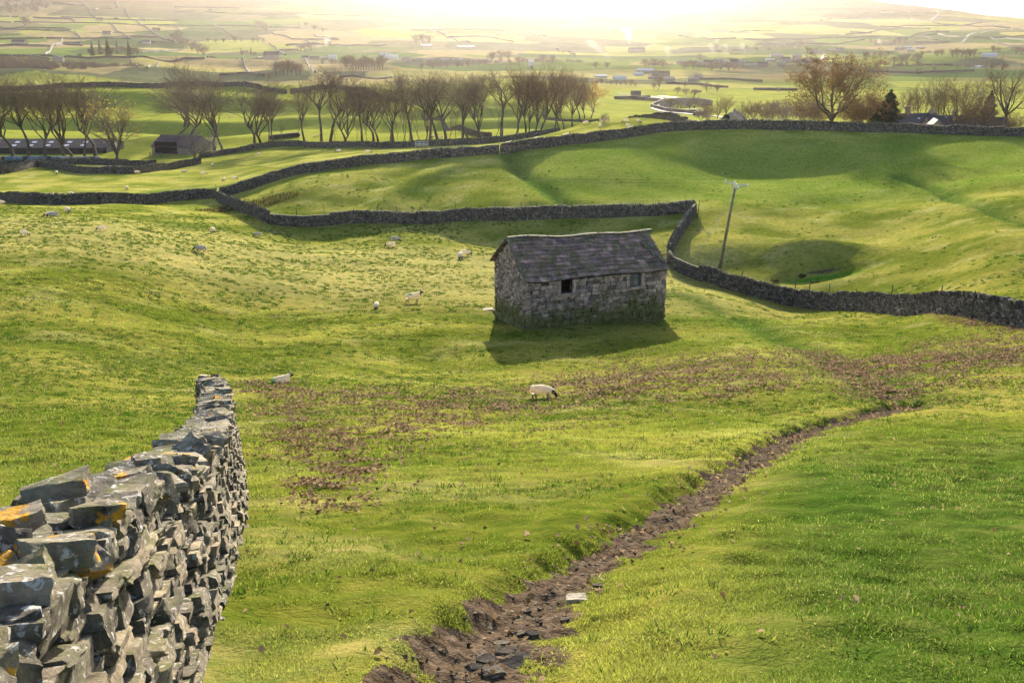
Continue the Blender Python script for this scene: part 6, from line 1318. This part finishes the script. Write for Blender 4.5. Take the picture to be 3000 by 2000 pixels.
def blades(name, n, y0, y1, h, w, seg2, thr, label, seed, clump=1.):
    g = np.random.default_rng(seed)
    u = g.random(n); Y = np.sqrt(y0*y0+(y1*y1-y0*y0)*u); x = g.uniform(-.62, .62, n)*(Y+.8)
    cl = fbm(x/.55+seed, Y/.45, 2); cl2 = fbm(x/2.6, Y/2.1+5, 2); big = fbm(x/9, Y/8, 2)
    keep = g.random(n) < np.clip(.72+.45*cl*clump+.3*cl2, .6 if y1 < 12 else .4, 1)
    keep &= ~inwall(x, Y); keep &= g.random(n) > mudmask(x, Y)*1.15
    lx = (x-A[0])*ex[0]+(Y-A[1])*ex[1]; ly = (x-A[0])*ey[0]+(Y-A[1])*ey[1]; keep &= ~((lx > -.25) & (lx < BL+.2) & (ly > -.3) & (ly < BW+.2))
    x, Y, cl, cl2, big = x[keep], Y[keep], cl[keep], cl2[keep], big[keep]; n = len(x)
    z = H(x, Y); sc = (Y/ ((y0+y1)/2))**.7 if y1 > 12 else np.ones(n)
    hh = h*sc*g.uniform(.5, 1.25, n)*np.clip(.75+.6*cl+.35*cl2+.25*big, .3, 2.0); ww = w*sc*g.uniform(.6, 1.3, n)
    an = g.uniform(0, 6.28, n); ta = an+g.uniform(-1.6, 1.6, n); L_ = g.uniform(.15, 1.05, n)
    t = np.column_stack([np.cos(ta), np.sin(ta), np.zeros(n)])*ww[:, None]/2; dr = np.column_stack([np.cos(an)*np.sin(L_), np.sin(an)*np.sin(L_), np.cos(L_)])
    p = np.column_stack([x, Y, z-.01])
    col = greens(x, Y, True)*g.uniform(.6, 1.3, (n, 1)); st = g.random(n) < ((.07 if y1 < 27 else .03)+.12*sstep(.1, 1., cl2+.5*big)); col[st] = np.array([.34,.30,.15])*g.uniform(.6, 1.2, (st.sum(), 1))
    lush = (g.random(n) < sstep(.2, .9, -cl2))*.0
    if seg2:
        mid_ = p+dr*hh[:, None]*.5; L2 = L_+g.uniform(.1, .7, n); d2 = np.column_stack([np.cos(an)*np.sin(L2), np.sin(an)*np.sin(L2), np.cos(L2)])
        V = np.stack([p-t, p+t, mid_-t*.75, mid_+t*.75, mid_+d2*hh[:, None]*.55], 1).reshape(-1, 3); i = np.arange(n)*5
        fs = [np.stack([i, i+1, i+3, i+2], 1), np.stack([i+2, i+3, i+4], 1)]; k = 5
    else:
        V = np.stack([p-t, p+t, p+dr*hh[:, None]], 1).reshape(-1, 3); fs = [np.arange(3*n).reshape(-1, 3)]; k = 3
    o = link(name, mesh_np(name, V, fs, M['grass'], False, {'tint': np.repeat(col, k, 0)})); return tag(o, label, 'grass', kind='stuff')
blades('grass', 820000, 2.2, 9.5, .046, .0060, True, 0, 'short tufted grass blades nearest the camera', 1)
blades('grass', 640000, 9.5, 26, .062, .0135, False, 0, 'short grass on the slope either side of the muddy rut', 2)
blades('grass', 700000, 26, 66, .078, .032, False, 0, 'grass around the barn and on the left knoll', 3, 1.2)
blades('grass', 480000, 66, 165, .095, .08, False, 0, 'grass of the fields behind the barn', 4, 1.2)
# darker tussocks
def tussocks(n, y0, y1, size, seed, label):
    g = np.random.default_rng(seed); u = g.random(n); Y = np.sqrt(y0*y0+(y1*y1-y0*y0)*u); x = g.uniform(-.62, .62, n)*(Y+.8)
    dn = fbm(x/6+3, Y/3, 3)+.35*sstep(5, -12, x); keep = (g.random(n) < np.clip(.22+.9*dn, 0, 1)*np.where((Y > 121) | ((Y > 84) & (x > 16)), .10, 1)) & ~inwall(x, Y) & (mudmask(x, Y) < .3); px, py = project(x, Y, H0(x, Y))
    x, Y = x[keep], Y[keep]; n = len(x); m = 16; R_ = size*g.uniform(.5, 1.2, n)
    cx = np.repeat(x, m); cy = np.repeat(Y, m); r = np.repeat(R_, m); a = g.uniform(0, 6.28, n*m); rr = r*np.sqrt(g.random(n*m))*.9; bx = cx+rr*np.cos(a)*1.3; by = cy+rr*np.sin(a); bz = H(bx, by); N_ = n*m
    L_ = g.uniform(.1, .9, N_)+.3; dr = np.column_stack([np.cos(a)*np.sin(L_), np.sin(a)*np.sin(L_), np.cos(L_)]); hh = r*g.uniform(.5, 1.1, N_); ta = a+1.57+g.normal(0, .5, N_); w_ = np.maximum(r*.10, by*.0006)
    t = np.column_stack([np.cos(ta), np.sin(ta), np.zeros(N_)])*w_[:, None]; p = np.column_stack([bx, by, bz-.01]); V = np.stack([p-t, p+t, p+dr*hh[:, None]], 1).reshape(-1, 3)
    base = np.where(g.random((n, 1)) < .55, np.array([[.05,.088,.016]]), np.array([[.19,.18,.06]])); col = np.repeat(base, m, 0)*g.uniform(.6, 1.4, (N_, 1))
    o = link('grass', mesh_np('grass', V, [np.arange(3*N_).reshape(-1, 3)], M['grass'], False, {'tint': np.repeat(col, 3, 0)})); return tag(o, label, 'grass', kind='stuff')
tussocks(5200, 3, 14, .075, 21, 'small coarse tufts near the camera'); tussocks(38000, 14, 45, .11, 22, 'coarse dark tufts on the near slope'); tussocks(60000, 45, 140, .15, 23, 'coarse tussocks on the knoll and in the barn field')
# rushes in the wet corner behind the cross wall, and by the pond
g = np.random.default_rng(31); q = []
for (cx, cy, rx, ry, n, hh) in ((-35,131,7,3.,900,.4),(POND[0]-4.5,POND[1]+.4,.4,.3,40,.35),(POND[0]-1.7,POND[1]+.9,.35,.3,40,.35),(POND[0]-1.0,POND[1]-1.2,.4,.3,30,.3)):
    a = g.uniform(0, 6.28, n); r = np.sqrt(g.random(n)); x = cx+rx*r*np.cos(a); y = cy+ry*r*np.sin(a); z = H(x, y); h_ = hh*g.uniform(.5, 1.1, n); dx = g.normal(0, .12, n); t = .05
    q.append(np.stack([np.column_stack([x-t, y, z]), np.column_stack([x+t, y, z]), np.column_stack([x+dx, y+g.normal(0,.1,n), z+h_])], 1).reshape(-1, 3))
V = np.vstack(q); tag(link('rushes', mesh_np('rushes', V, [np.arange(len(V)).reshape(-1, 3)], M['grass'], False, {'tint': np.repeat(np.array([[.045,.035,.022]])*g.uniform(.4, 1.6, (len(V)//3, 1)), 3, 0)})), 'brown rushes in the wet corner behind the cross wall', 'rushes', kind='stuff')
# ================================================================ fallen leaves
M['litter'] = leafmat('fallen brown leaves', (.08,.052,.026), (.42,.30,.18), .3)
def litter():
    g = np.random.default_rng(41); n = 1700000; u = g.random(n); Y = np.sqrt(9+(66**2-9)*u); x = g.uniform(-.60, .60, n)*(Y+.5); z = H0(x, Y); px, py = project(x, Y, z); py = py+0
    dens = np.full(n, .0035)
    for cx, cy, rx, ry, ro, dd in [(985,1395,125,42,-.30,1.),(920,1290,150,50,-.1,.8),(1180,1245,260,42,-.12,.5),(1250,1185,200,28,-.1,.35),(860,1200,110,35,0,.35),(820,1150,120,25,.1,.35),(1020,1165,180,22,-.05,.2),(1900,1120,330,45,-.08,.35),(1480,1195,200,26,-.1,.28),(2180,1130,160,30,-.1,.25),
      (2480,1080,95,28,.35,1.),(2580,1130,90,26,.65,1.),(2650,1180,60,22,.5,.9),(2720,1062,260,26,-.06,.75),(2950,1040,160,22,-.1,.7),(2880,1000,190,22,-.05,.3),(2920,950,160,14,.1,.7),(2700,1120,260,35,0,.18),(2000,1060,260,25,0,.10),(2250,1060,180,26,0,.18),(2560,1220,60,12,-.3,.5),(1000,1480,160,25,-.2,.2),(1700,1235,240,25,-.15,.06),(1100,1340,160,35,-.2,.15)]:
        c_, s_ = math.cos(ro), math.sin(ro); a = ((px-cx)*c_+(py-cy)*s_)/rx; b = (-(px-cx)*s_+(py-cy)*c_)/ry; dens = np.maximum(dens, dd*np.exp(-(a*a+b*b)**1.3))
    d, s, al = pdist(x, Y, PATH); dens = np.where(Y < 27, np.maximum(dens, .10*np.exp(-((d*s+.1)/.45)**2)), dens)
    d, s, al = pdist(x, Y, SWALE); dens = np.maximum(dens, np.where((al < 22), .35*np.exp(-(d/1.2)**2), 0))
    dens = dens*np.clip(.45+1.3*fbm(x/.8, Y/.6, 3)+.5*noise(x/4, Y/3), 0.0, 1.6); keep = (g.random(n) < dens*1.05) & ~inwall(x, Y); x, Y = x[keep], Y[keep]; n = len(x)
    s = g.uniform(.035, .085, n)*np.where(Y > 30, 1.25, np.where(Y < 9, .7, 1)); a = g.uniform(0, 6.28, n); z = H(x, Y)+g.uniform(.015, .05, n)*np.clip(Y/20, .6, 1.3)
    dx = np.column_stack([np.cos(a), np.sin(a), g.normal(0, .35, n)]); dy = np.column_stack([-np.sin(a), np.cos(a), g.normal(0, .35, n)]); up_ = np.array([0,0,1.]); c_ = g.uniform(.1, .6, (n, 1)); p = np.column_stack([x, Y, z]); S = s[:, None]
    V = np.stack([p-dx*S*.5, p+dy*S*.42+up_*S*c_-dx*S*.1, p+dx*S*.5+up_*S*c_*.4, p-dy*S*.42+up_*S*c_-dx*S*.1, p+dy*S*.25+dx*S*.3+up_*S*c_*.8, p-dy*S*.25+dx*S*.35+up_*S*c_*.9], 1).reshape(-1, 3); i = np.arange(n)*6
    fs = [np.stack([i, i+2, i+4, i+1], 1), np.stack([i, i+3, i+5, i+2], 1)]
    return tag(link('fallen_leaves', mesh_np('fallen_leaves', V, fs, M['litter'], False, {'rnd': np.repeat(g.random(n)**1.3, 6)})), 'curled brown fallen leaves drifted across the pasture', 'leaves', kind='stuff')
litter()
# ================================================================ light, sky, air
SUN_EL = R(17.); SUN_AZ = R(1.2)      # azimuth measured from +Y towards +X
sd = Vector((math.sin(SUN_AZ)*math.cos(SUN_EL), math.cos(SUN_AZ)*math.cos(SUN_EL), math.sin(SUN_EL)))
sl = D.lights.new('sun', 'SUN'); so = D.objects.new('sun', sl); C.objects.link(so)
sl.energy = 5.0; sl.angle = R(.5); sl.color = (1, .89, .72); so.rotation_euler = (-sd).to_track_quat('-Z', 'Y').to_euler()
w = D.worlds.new('World'); bpy.context.scene.world = w; w.use_nodes = True; nt = w.node_tree
bg = nt.nodes['Background']; sk = nt.nodes.new('ShaderNodeTexSky'); sk.sky_type = 'NISHITA'; sk.sun_disc = False
sk.sun_elevation = SUN_EL; sk.sun_rotation = SUN_AZ; sk.altitude = 300; sk.dust_density = 2.0; sk.air_density = 1.0
nt.links.new(sk.outputs[0], bg.inputs[0]); bg.inputs[1].default_value = .12
hb = MB(); hb.box((0, 4640, 110), (17000, 9400, 360)); hz = hb.build('haze', None); hz.data.materials.clear()
m, nt, nn, L = newmat('valley haze'); pv = nn.new('ShaderNodeVolumePrincipled'); o = nn.new('ShaderNodeOutputMaterial')
pv.inputs['Color'].default_value = (1, .94, .93, 1); pv.inputs['Density'].default_value = HAZE; pv.inputs['Anisotropy'].default_value = HAZE_G
L.new(pv.outputs[0], o.inputs['Volume']); hz.data.materials.append(m); tag(hz, 'pale warm haze filling the valley under the low sun', 'haze', kind='stuff')
sc = bpy.context.scene
sc.view_settings.view_transform = 'Standard'; sc.view_settings.look = 'None'; sc.view_settings.gamma = 1; sc.view_settings.exposure = EXPO
sc.render.engine = 'CYCLES'; sc.cycles.use_denoising = True; sc.cycles.max_bounces = 6; sc.cycles.diffuse_bounces = 3; sc.cycles.transparent_max_bounces = 8
sc.cycles.volume_bounces = 0

import sys as _s
for o in C.objects:
    if 'label' in o and len(o['label'].split()) > 16: print('LONG', o.name, o['label'])
